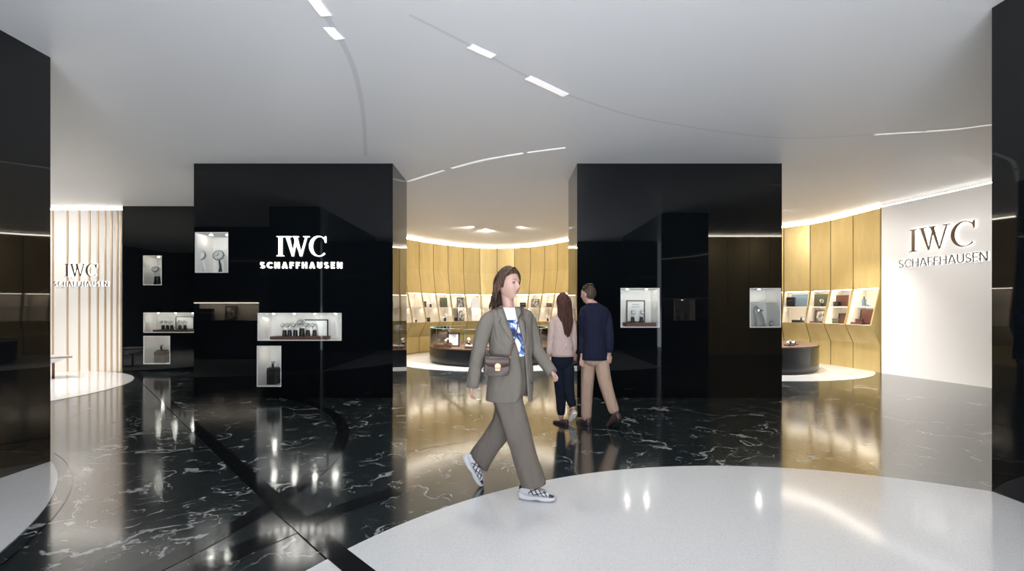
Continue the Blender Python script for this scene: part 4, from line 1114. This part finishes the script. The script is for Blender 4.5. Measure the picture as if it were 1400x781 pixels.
    # locks sweep back over the ears and end behind the neck, blown to the back
    for sd in (-1, 1):
        for j in range(46):
            u_ = j/45; 
            al = math.radians(76-u_*40); 
            st = Vector((sd*0.006+sd*0.050*u_+rnd.uniform(-.004,.004), 0.062-0.050*u_-rnd.uniform(0,0.01), 0.116-0.030*u_**1.5))
            m1 = Vector((sd*(0.074+0.006*rnd.random()), 0.040-0.066*u_, 0.060-0.02*u_))
            m2 = Vector((sd*(0.087+0.006*rnd.random()), 0.006-0.055*u_, -0.010-rnd.uniform(0,.02)))
            m3 = Vector((sd*(0.084-0.012*u_+0.008*rnd.random()), -0.045-0.055*u_, -0.075-rnd.uniform(0,.02)))
            en = Vector((sd*(0.060-0.030*u_+rnd.uniform(-.01,.012)), -0.062-0.085*u_-rnd.uniform(0,.025), -0.150-rnd.uniform(0,.045)+0.02*u_))
            pts = cspline([st,m1,m2,m3,en], 4)
            b.T = Hm; r0 = 0.0105+0.003*rnd.random()
            b.tube(pts, [r0*(0.55+0.45*math.sin(PI*min(1,(q/(len(pts)-1))*1.15+0.08))) if q < len(pts)-1 else r0*0.2 for q in range(len(pts))], 7, flat=0.55)
    for j in range(40):   # back of the head
        x0 = -0.068+0.136*j/39
        st = Vector((x0*0.8,-0.045,0.108-abs(x0)*0.3)); m1 = Vector((x0*1.08,-0.098+abs(x0)*0.35,0.03)); m2 = Vector((x0*1.05,-0.106+abs(x0)*0.3,-0.06))
        en = Vector((x0*0.9+rnd.uniform(-.01,.01),-0.135-rnd.uniform(0,.04)+abs(x0)*0.4,-0.165-rnd.uniform(0,.05)))
        pts = cspline([st,m1,m2,en], 5); b.T = Hm
        b.tube(pts, [0.010]*(len(pts)-1)+[0.003], 7, flat=0.55)
    b.T = Matrix.Identity(4); b.build('hair', M['hair_w'], root, smooth=True)
    # sneakers
    def sneaker(T):
        b = MB(); b.T = T; L_ = 0.285; rs = []
        for k in range(25):
            t = k/24; x = -0.075+L_*t
            w_ = 0.036+0.016*math.sin(PI*min(1,t*0.62+0.30))**1.5; w_ = 0.030+0.022*math.sin(PI*(0.12+0.80*t))**0.8
            zb_ = 0.010*max(0,math.sin(PI*(t-0.38)/0.24)) if 0.38 < t < 0.62 else 0.0
            zb_ += 0.020*max(0,(t-0.80)/0.2)**2+0.010*max(0,(0.10-t)/0.10)
            zt_ = 0.048-0.014*t+0.010*math.exp(-((t-0.05)/0.12)**2)
            if k in (0,24): w_ *= 0.45; zb_ += 0.010; zt_ -= 0.008
            c = Vector((x,0,(zb_+zt_)/2)); rs.append(ering(c, Vector((0,1,0)), Vector((0,0,1)), w_, (zt_-zb_)/2, 20, 3.5))
        b.rings(rs)
        sh = T; s_root = b.build('sole', M['shoe_w'], root, smooth=True)
        b = MB(); b.T = T; rs = []
        N_ = 90
        for k in range(N_):
            t = k/(N_-1); x = -0.066+0.268*t
            h = interp([(0,0.095),(0.10,0.118),(0.22,0.112),(0.35,0.110),(0.5,0.096),(0.65,0.078),(0.8,0.066),(0.93,0.054),(1,0.040)], t)[0]
            w_ = interp([(0,0.018),(0.08,0.029),(0.3,0.034),(0.55,0.038),(0.8,0.040),(0.93,0.032),(1,0.014)], t)[0]
            c = Vector((x,0,(0.030+h)/2)); rs.append(ering(c, Vector((0,1,0)), Vector((0,0,1)), w_, (h-0.030)/2, 96, 2.4))
        def mi(k, i):
            ang = 360*i/96; t = k/(N_-1); side = min(ang % 180, 180-ang % 180)
            up = math.sin(math.radians(ang)) 
            if 0.84 < t < 0.97 and up < 0.80: return 1
            if t < 0.26 and up > 0.35 and t < 0.10+0.2*up: return 1
            if 0.26 < t < 0.80 and up < 0.94:
                return 1 if abs(((t*7.0+0.6*up) % 1.0)-0.5) < 0.17 or abs(((t*4.5-0.9*up) % 1.0)-0.5) < 0.10 else 0
            return 0
        b.rings(rs, mi=mi); b.build('upper', [M['shoe_w'], M['shoe_b']], root, smooth=True)
        b = MB(); b.T = T
        for j in range(6):
            x = 0.045+0.018*j; h = interp([(0,0.110),(0.5,0.098),(0.65,0.081),(0.8,0.068)], (x+0.066)/0.268)[0]+0.001
            sg = 1 if j % 2 else -1
            b.tube([(x-0.008*sg,-0.026,h-0.016),(x,0,h+0.004),(x+0.008*sg,0.026,h-0.016)], 0.0038, 8, flat=0.7)
        b.tube([(0.03,0.0,0.120),(0.035,-0.022,0.118),(0.045,-0.034,0.10)],0.003,6); b.tube([(0.03,0.0,0.120),(0.035,0.022,0.118),(0.045,0.034,0.10)],0.003,6)
        b.build('laces', M['shoe_w'], root, smooth=True)
        b = MB(); b.T = T; b.tube([(-0.005,0,0.085),(-0.004,0,0.145)], [0.030,0.028], 16, round_ends=False); b.build('sock', M['white'], root, smooth=True)
    p = W(722,681,3.49); p.z = 0.0065
    sneaker(Matrix.Translation(p) @ Matrix.Rotation(math.radians(-13), 4, 'Z'))
    # rear foot: toe down, heel lifted
    toe = Vector((X(656,3.76),3.76,0.0065)); pitch = math.radians(58)
    Rm = Matrix.Rotation(math.radians(-8), 4, 'Z') @ Matrix.Rotation(pitch, 4, 'Y')
    sneaker(Matrix.Translation(toe+Vector((0.0,0,0.012))) @ Rm @ Matrix.Translation((-0.185,0,-0.012)))
    # handbag (a thing of its own)
    bag = thing('crossbody_bag', 'small brown crossbody bag with rose gold clasp worn by the suited woman', 'handbag', W(678,512,3.36))
    Tb = W(679,500.5,3.375); ba = math.radians(10)
    Tm = Matrix.Translation(Tb) @ Matrix.Rotation(ba, 4, 'Z') @ Matrix.Rotation(math.radians(3), 4, 'Y')
    b = MB(); b.T = Tm
    rs = [ering(Vector((0,y,-0.002*0)), Vector((1,0,0)), Vector((0,0,1)), 0.092*k, 0.070*k, 48, 6) for y, k in ((-0.026,0.94),(-0.022,1),(0.022,1),(0.026,0.94))]
    b.rings(rs); b.build('body', M['bag'], bag, smooth='auto')
    b = MB(); b.T = Tm
    fl_ = []
    for x in [-0.092+0.184*k/16 for k in range(17)]:
        dz = 0.018*(abs(x)/0.092)**3
        fl_.append([Vector((x,0.024,0.066)),Vector((x,0.0,0.0735)),Vector((x,-0.024,0.066)),Vector((x,-0.0305,0.040)),Vector((x,-0.0320,-0.006+dz))])
    b.rings(fl_, closed=False); b.build('flap', M['bag'], bag, smooth=True, solid=0.003)
    b = MB(); b.T = Tm; b.tube([(x,-0.0335,-0.006+0.018*(abs(x)/0.092)**3) for x in [-0.091+0.182*k/14 for k in range(15)]], 0.0026, 8); b.build('edge_piping', M['bag_edge'], bag, smooth=True)
    b = MB(); b.T = Tm; b.cyl((0,0,0),0.001,0.001,4)
    b = MB(); b.T = Tm @ Matrix.Translation((0.002,-0.033,-0.004)) @ Matrix.Rotation(PI/2, 4, 'X'); b.cyl((0,0.006,0),0.021,0.007,24); b.box(-0.017,0.017,-0.026,0.0,0,0.007); b.build('clasp', M['gold_metal'], bag, smooth='auto')
    b = MB(); b.T = Matrix.Identity(4)
    pts = cspline([Tm @ Vector((0.088,-0.004,0.060)), W(700,478,3.405), W(706,455,3.435), W(709,437,3.455), C(1.43)+U*0.082+Fd*0.068, C(1.432)+U*0.105+Fd*0.0, C(1.40)+U*0.09-Fd*0.125, C(1.2)+U*0.0-Fd*0.170, C(1.05)-U*0.15-Fd*0.130, Tm @ Vector((-0.085,0.02,0.055))], 6)
    b.tube(pts, 0.0055, 8, flat=0.4, up=Fd); b.build('strap', M['strap'], bag, smooth=True)
    b = MB(); b.T = Tm @ Matrix.Translation((0.088,-0.004,0.062)); b.tube([(0.010*math.cos(k*PI/8),0,0.010*math.sin(k*PI/8)) for k in range(17)], 0.002, 6); b.build('strap_ring', M['gold_metal'], bag, smooth=True)
woman()

# ---- the couple walking away
def simple_shoe(root, T, m, L_=0.28, wd=0.045, h_=0.09, name='shoe', sole='blackmat', open_=False):
    b = MB(); b.T = T; rs = []
    for k in range(17):
        t = k/16; x = -0.07+L_*t; w_ = wd*(0.55+0.45*math.sin(PI*(0.15+0.72*t)))*(0.6 if k in (0,16) else 1)
        h = interp([(0,h_*0.85),(0.15,h_),(0.35,h_*0.95),(0.55,h_*0.62),(0.8,h_*0.48),(1,h_*0.30)], t)[0]
        rs.append(ering(Vector((x,0,0.012+h/2)), Vector((0,1,0)), Vector((0,0,1)), w_, h/2, 18, 2.6))
    b.rings(rs); o = b.build(name, M[m], root, smooth=True)
    b = MB(); b.T = T; rs = []
    for k in range(17):
        t = k/16; x = -0.074+(L_+0.008)*t; w_ = (wd+0.003)*(0.55+0.45*math.sin(PI*(0.15+0.72*t)))*(0.6 if k in (0,16) else 1)
        rs.append(ering(Vector((x,0,0.009)), Vector((0,1,0)), Vector((0,0,1)), w_, 0.009, 14, 3))
    b.rings(rs); b.build('sole', M[sole], o, smooth=True)
def foot_T(p, yaw, pitch=0.0, L_=0.28):
    p = Vector(p)
    return Matrix.Translation(p) @ Matrix.Rotation(yaw, 4, 'Z') @ Matrix.Translation((L_-0.10,0,0)) @ Matrix.Rotation(pitch, 4, 'Y') @ Matrix.Translation((0.10-L_,0,0))
def walker_body(root, YC, C, U, Fd, Hc, g, arms, legs, wd, hand_curl=0.5):
    UP = Vector((0,0,1)); xx = g.cross(UP); Hm = Matrix.Translation(Hc) @ Matrix((xx, g, UP)).transposed().to_4x4()
    b = MB(); head_into(b, Hm, 1.0, 64, 56)
    top = C(1.47 if wd > 0.17 else 1.37)
    b.tube([top, Hc-g*0.02+Vector((0,0,-0.09)), Hc-g*0.015], [0.060,0.053,0.055], 20)
    s_ = top.z/1.42
    b.rings([ering(C(z*s_), U, Fd, ru*wd/0.17, rv, 28) for z, ru, rv in ((0.86,0.115,0.08),(0.95,0.13,0.09),(1.05,0.12,0.085),(1.2,0.14,0.095),(1.32,0.155,0.09),(1.38,0.14,0.075),(1.42,0.07,0.055))])
    for (sh, el, wr, hd, fw, sd) in arms:
        b.tube([sh, el, wr], [0.046,0.036,0.024], 14)
        d = Vector(hd)-Vector(wr); hand_into(b, align(Vector(wr)+d.normalized()*0.012, d, fw), hand_curl, side=sd, s=1.0 if wd > 0.17 else 0.9)
    for hp_, kn, an in legs: b.tube([hp_, kn, an], [0.060,0.045,0.034], 14)
    b.tube([Vector(legs[0][0])+Vector((0,0,0.03)), Vector(legs[1][0])+Vector((0,0,0.03))], 0.066, 16)
    body_mesh(b, root, 0.006, Hm, lips=False); return Hm
def man():
    YC = 5.72
    root = thing('person', 'man in a navy blazer and tan chinos walking away, seen from behind', 'person', (X(812,YC),YC,0))
    a = math.radians(-22); Fd = Vector((math.sin(a),math.cos(a),0)); U = Vector((math.cos(a),-math.sin(a),0))
    def C(z): return Vector((X(interp([(0.80,815),(1.0,815.5),(1.25,815.5),(1.45,812),(1.6,807)], z)[0], YC), YC, z))
    g = Vector((math.sin(math.radians(-48)), math.cos(math.radians(-48)), 0)); Hc = Vector((X(803.5,YC)+0.01, YC+0.03, 1.605))
    shL = C(1.36)-U*0.15; shR = C(1.36)+U*0.15
    elL = W(797.5,460,5.80); wrL = W(796,486,5.72); elR = W(833.5,460,5.60); wrR = W(833,484,5.62)
    hipL = W(804,497,5.74); knL = W(802.5,537,5.72); anL = W(801.5,572,5.74)
    hipR = W(823,500,5.68); knR = W(830,533,5.66); anR = W(840,563,5.56)
    arms = [(shL,elL,wrL,W(796,500,5.70),(0.2,-1,0),1),(shR,elR,wrR,W(832,498,5.64),(-0.2,1,0),-1)]
    Hm = walker_body(root, YC, C, U, Fd, Hc, g, arms, [(hipL,knL,anL),(hipR,knR,anR)], 0.175)
    prof = [(0.805,0.178,0.142),(0.90,0.176,0.138),(1.02,0.163,0.126),(1.15,0.165,0.124),(1.28,0.182,0.128),(1.38,0.192,0.120),(1.43,0.180,0.104),(1.455,0.138,0.090),(1.475,0.092,0.078),(1.49,0.072,0.068)]
    b = MB(); zs = [0.805+k*0.03 for k in range(23)]+[1.49]
    b.rings([ering(C(z), U, Fd, *interp(prof, z), 40, 2.25) for z in zs], cap0=False, cap1=False); b.build('blazer', M['navy'], root, smooth=True, solid=0.006)
    b = MB(); b.rings([[C(1.478)+U*(r_)*math.cos(k*PI/16)+Fd*(r_*0.92)*math.sin(k*PI/16)+Vector((0,0,dz)) for k in range(32)] for r_, dz in ((0.066,0.020),(0.078,0.016),(0.092,-0.016))], cap0=False, cap1=False); b.build('collar', M['navy'], root, smooth=True, solid=0.004)
    b = MB(); b.tube([C(z)-Fd*(interp(prof, z)[1]+0.001) for z in (0.81,0.95,1.02,1.15,1.28,1.38)], 0.0028, 6); b.build('back_seam', M['navy'], root, smooth=True)
    for s0, e, w_ in ((C(1.385)-U*0.165,elL,wrL),(C(1.385)+U*0.165,elR,wrR)):
        b = MB(); b.tube([s0.lerp(C(1.41),0.35), s0, s0.lerp(e,.35), e, e.lerp(w_,.5), w_], [0.042,0.062,0.062,0.055,0.050,0.045], 22, round_ends=False)
        b.build('sleeve', M['navy'], root, smooth=True, sub=1)
    b = MB(); b.rings([ering(C(z), U, Fd, ru, rv, 36) for z, ru, rv in ((0.72,0.150,0.115),(0.80,0.160,0.122),(0.92,0.160,0.122),(1.02,0.150,0.112))])
    Yx = Vector((0,1,0))
    def lg(tab, y0, y1):
        n = len(tab); return [(W(px,py,lerp(y0,y1,i/(n-1))), Vector((dx,0,-1)), hw/F*5.7, hw/F*5.7, Yx) for i,(px,py,hw,dx) in enumerate(tab)]
    leg_loft(b, lg([(805,487,9.6,0),(804,505,9.4,0),(803,525,8.6,0),(802,545,7.6,0),(801.5,562,7.2,0),(801.5,577,7.0,0)], 5.74, 5.74), fold=0.04)
    leg_loft(b, lg([(822,487,10,0),(823.5,505,9.4,0.1),(827,523,8.8,0.2),(832,540,7.9,0.35),(837,555,7.4,0.4),(841,566,7.2,0.4)], 5.68, 5.56), fold=0.04)
    b.build('chinos', M['chino'], root, smooth=True, sub=1)
    simple_shoe(root, foot_T(Vector((X(802,5.76),5.74,0.0)), math.radians(112)), 'shoe_br', 0.29, 0.046, 0.095)
    simple_shoe(root, foot_T(Vector((X(843,5.60),5.46,0.0)), math.radians(112), math.radians(34)), 'shoe_br', 0.29, 0.046, 0.095)
    # hair: cap + short locks
    b = MB(); hair_cap(b, Hm, front=38, side=14, back=-34, vol=0.09); b.T = Hm
    rnd = random.Random(5)
    for j in range(90):
        a_ = rnd.uniform(0, 2*PI); el = rnd.uniform(0.35, 1.45)
        d = Vector((math.cos(el)*math.cos(a_), math.cos(el)*math.sin(a_), math.sin(el)))
        if d.y > 0.5 and d.z < 0.7: continue
        p = Vector((d.x*0.078, d.y*0.099, d.z*0.126)); t = Vector((d.x*0.02,-0.035,0.004)) if d.y > -0.4 else Vector((0,-0.004,-0.04))
        b.tube([p, p+t*0.6+d*0.006, p+t], [0.007,0.007,0.002], 6, flat=0.6)
    b.T = Matrix.Identity(4); b.build('hair', M['hair_m'], root, smooth=True)
man()
def lady():
    YC = 5.85
    root = thing('person', 'woman with very long auburn hair in a blush knit top and navy jeans walking away', 'person', (X(772,YC),YC,0))
    a = math.radians(-14); Fd = Vector((math.sin(a),math.cos(a),0)); U = Vector((math.cos(a),-math.sin(a),0))
    def C(z): return Vector((X(interp([(0.80,769),(1.0,768),(1.2,768.5),(1.4,770)], z)[0], YC), YC, z))
    g = Vector((math.sin(math.radians(-12)), math.cos(math.radians(-12)), 0)); Hc = Vector((X(769.5,YC), YC+0.02, 1.500))
    elL = W(753.5,464,5.83); wrL = W(750,486,5.80); elR = W(783.5,464,5.86); wrR = W(785,482,5.90)
    hipL = W(765,500,5.86); knL = W(766.5,537,5.84); anL = W(767,570,5.84)
    hipR = W(777,500,5.84); knR = W(778,535,5.82); anR = W(783.5,558,5.74)
    arms = [(C(1.24)-U*0.115,elL,wrL,W(748.5,495,5.80),(0.2,1,0),1),(C(1.24)+U*0.115,elR,wrR,W(785.5,491,5.92),(-0.2,1,0),-1)]
    Hm = walker_body(root, YC, C, U, Fd, Hc, g, arms, [(hipL,knL,anL),(hipR,knR,anR)], 0.128)
    prof = [(0.835,0.152,0.125),(0.98,0.142,0.120),(1.08,0.132,0.112),(1.18,0.138,0.114),(1.27,0.150,0.110),(1.32,0.142,0.095),(1.35,0.100,0.080),(1.375,0.066,0.062)]
    b = MB(); b.rings([ering(C(0.835+k*0.030), U, Fd, *interp(prof, 0.835+k*0.030), 36, 2.15) for k in range(19)], cap0=False, cap1=False); b.build('knit_top', M['knit'], root, smooth=True, solid=0.006)
    for s0, e, w_ in ((C(1.275)-U*0.128,elL,wrL),(C(1.275)+U*0.128,elR,wrR)):
        b = MB(); b.tube([s0.lerp(C(1.30),0.35), s0, s0.lerp(e,.4), e, e.lerp(w_,.5), w_], [0.035,0.052,0.052,0.047,0.042,0.038], 20, round_ends=False); b.build('sleeve', M['knit'], root, smooth=True, sub=1)
    b = MB(); b.rings([ering(C(z), U, Fd, ru, rv, 32) for z, ru, rv in ((0.66,0.125,0.105),(0.74,0.143,0.118),(0.84,0.146,0.118),(0.97,0.130,0.105))])
    def lg(tab, y0, y1):
        n = len(tab); return [(W(px,py,lerp(y0,y1,i/(n-1))), Vector((dx,0,-1)), hw/F*5.8, hw/F*5.8, Vector((0,1,0))) for i,(px,py,hw,dx) in enumerate(tab)]
    leg_loft(b, lg([(764,492,9.8,0),(765,515,9.2,0),(766.5,535,7.6,0),(767,555,6.4,0),(767,570,5.6,0)], 5.86, 5.84))
    leg_loft(b, lg([(776,492,9.8,0),(776,515,9.2,0),(777,533,7.8,0.2),(780.5,547,6.4,0.4),(784,558,5.6,0.4)], 5.84, 5.75))
    b.build('jeans', M['jeans'], root, smooth=True, sub=1)
    simple_shoe(root, foot_T(Vector((X(769,5.85),5.78,0.0)), math.radians(140)), 'shoe_br', 0.21, 0.034, 0.055)
    simple_shoe(root, foot_T(Vector((X(784,5.8),5.66,0.0)), math.radians(105), math.radians(40)), 'knit', 0.21, 0.034, 0.05, sole='white')
    b = MB(); hair_cap(b, Hm, front=38, side=-30, back=-50, vol=0.12); b.T = Hm
    rnd = random.Random(9)
    for j in range(70):
        x0 = -0.078+0.156*j/69; q = 1-(x0/0.085)**2; dp = 0.06*math.sqrt(max(0,q)); ly = rnd.uniform(0,0.02)
        st = Vector((x0*0.7,-0.03,0.115-abs(x0)*0.35)); m1 = Vector((x0*1.08,-0.045-dp,0.02)); m2 = Vector((x0*1.12,-0.06-dp*0.9-ly,-0.14)); m3 = Vector((x0*1.0+0.012,-0.075-dp*0.8-ly,-0.23))
        en = Vector((x0*0.62+0.022+rnd.uniform(-.01,.01),-0.085-dp*0.6-ly,-0.31-0.09*q-rnd.uniform(0,.03)))
        pts = cspline([st,m1,m2,m3,en], 4); b.tube(pts, [0.0095]*(len(pts)-2)+[0.007,0.002], 7, flat=0.6)
    b.T = Matrix.Identity(4); b.build('hair', M['hair_r'], root, smooth=True)
lady()


# ------------------------------------------------------------------ lights
def add_light(name, kind, loc, energy, col=(1,1,1), size=0.1, rot=None, spot=None, blend=0.6, sizey=None, label=None):
    l = bpy.data.lights.new(name, kind); l.energy = energy; l.color = col
    if kind == 'AREA':
        l.size = size
        if sizey: l.shape = 'RECTANGLE'; l.size_y = sizey
    else: l.shadow_soft_size = size
    if kind == 'SPOT': l.spot_size = math.radians(spot or 80); l.spot_blend = blend
    o = bpy.data.objects.new(name, l); COL.objects.link(o); o.location = loc
    if rot: o.rotation_euler = rot
    return o
def aim(o, p):
    d = Vector(p)-o.location; o.rotation_euler = d.to_track_quat('-Z','Y').to_euler()
# spots at some ceiling slots, the rest added to brighten discs and ceiling
for (x, y, e, tgt) in ((-0.2,4.2,70,None),(-3.5,3.2,90,None),(-0.2,2.7,45,None),(0.45,4.9,90,None),(-1.5,3.8,60,None),(2.0,2.0,110,None),(3.0,3.2,110,None),(5.6,6.1,170,None),(-1.0,7.6,120,None),(0.5,6.9,120,None),
                       (-8.6,6.5,650,None),(-0.4,11.2,1500,None),(-2.3,12.2,1200,None),(1.3,12.6,900,None),(5.9,10.2,1050,None),(7.2,10.6,650,None),(-9.3,8.6,750,None),(-10.5,7.4,650,None)):
    o = add_light('slot_and_fill_spot', 'SPOT', (x,y,CEIL-0.03), e, (1.0,0.94,0.86), 0.05, spot=95, blend=0.8)
# unseen spots added to brighten the gold, striped and white walls
for (x,y,tx,ty,tz,e) in ((6.6,8.9,8.6,9.3,1.3,110),(6.8,7.2,8.8,7.9,1.5,110),(-10.6,8.6,-9.9,10.7,1.4,330),
                      (7.0,2.4,7.2,0.36,1.7,150),(8.6,2.4,8.6,0.36,1.7,150),(-0.6,13.6,-0.5,17.4,1.6,330),(-0.9,13.2,-3.3,15.4,1.5,210),(0.3,13.2,2.2,15.6,1.5,210),(6.2,11.0,8.3,11.4,1.7,250),(6.0,11.6,7.8,13.0,1.7,140)):
    o = add_light('wall_fill_spot', 'SPOT', (x,y,CEIL-0.03), e, (1.0,0.95,0.87) if y > 10 else (1,0.96,0.92), 0.06, spot=115, blend=0.9); aim(o, (tx,ty,tz))
# portal over the front gap, left open for added world fill light
p = add_light('world_fill_portal', 'AREA', (-0.75,-1.25,CEIL/2), 1, size=6.1, sizey=CEIL, rot=(math.radians(90),0,0)); p.data.cycles.is_portal = True
w = bpy.data.worlds.new('world'); S.world = w; w.use_nodes = True
N = w.node_tree.nodes; L = w.node_tree.links
bg = N['Background']; tc = N.new('ShaderNodeTexCoord'); sp = N.new('ShaderNodeSeparateXYZ'); L.new(tc.outputs['Generated'], sp.inputs[0])
r = ramp(N, [(0.0,(0.95,1.0,1.1)),(0.28,(1.25,1.32,1.44)),(0.40,(2.4,2.6,2.9)),(0.495,(2.8,3.0,3.3)),(0.505,(0.87,0.93,1.03)),(1.0,(0.35,0.38,0.44))])  # band just below the horizon brightened to lift the middle of the ceiling
mr = mathn(N, L, 'MULTIPLY_ADD', sp.outputs[2], 0.5); N[mr.node.name].inputs[2].default_value = 0.5
L.new(mr, r.inputs['Fac']); L.new(r.outputs['Color'], bg.inputs['Color']); bg.inputs['Strength'].default_value = 5.9

# ------------------------------------------------------------------ camera
cd = bpy.data.cameras.new('camera'); cam = bpy.data.objects.new('camera', cd); COL.objects.link(cam)
cd.sensor_width = 36; cd.lens = 36*F/1400; cd.shift_x = (700-CX)/1400; cd.shift_y = (HY-390.5)/1400
cam.location = (0,0,EYE); cam.rotation_euler = (math.radians(90),0,0); cd.clip_start = 0.05
S.camera = cam
S.view_settings.view_transform = 'Standard'; S.view_settings.look = 'None'; S.view_settings.gamma = 1; S.view_settings.use_curve_mapping = False
S.view_settings.exposure = 0.0
S.cycles.use_denoising = True
S.cycles.max_bounces = 8; S.cycles.diffuse_bounces = 4; S.cycles.glossy_bounces = 5; S.cycles.transparent_max_bounces = 8
S.cycles.sample_clamp_indirect = 6
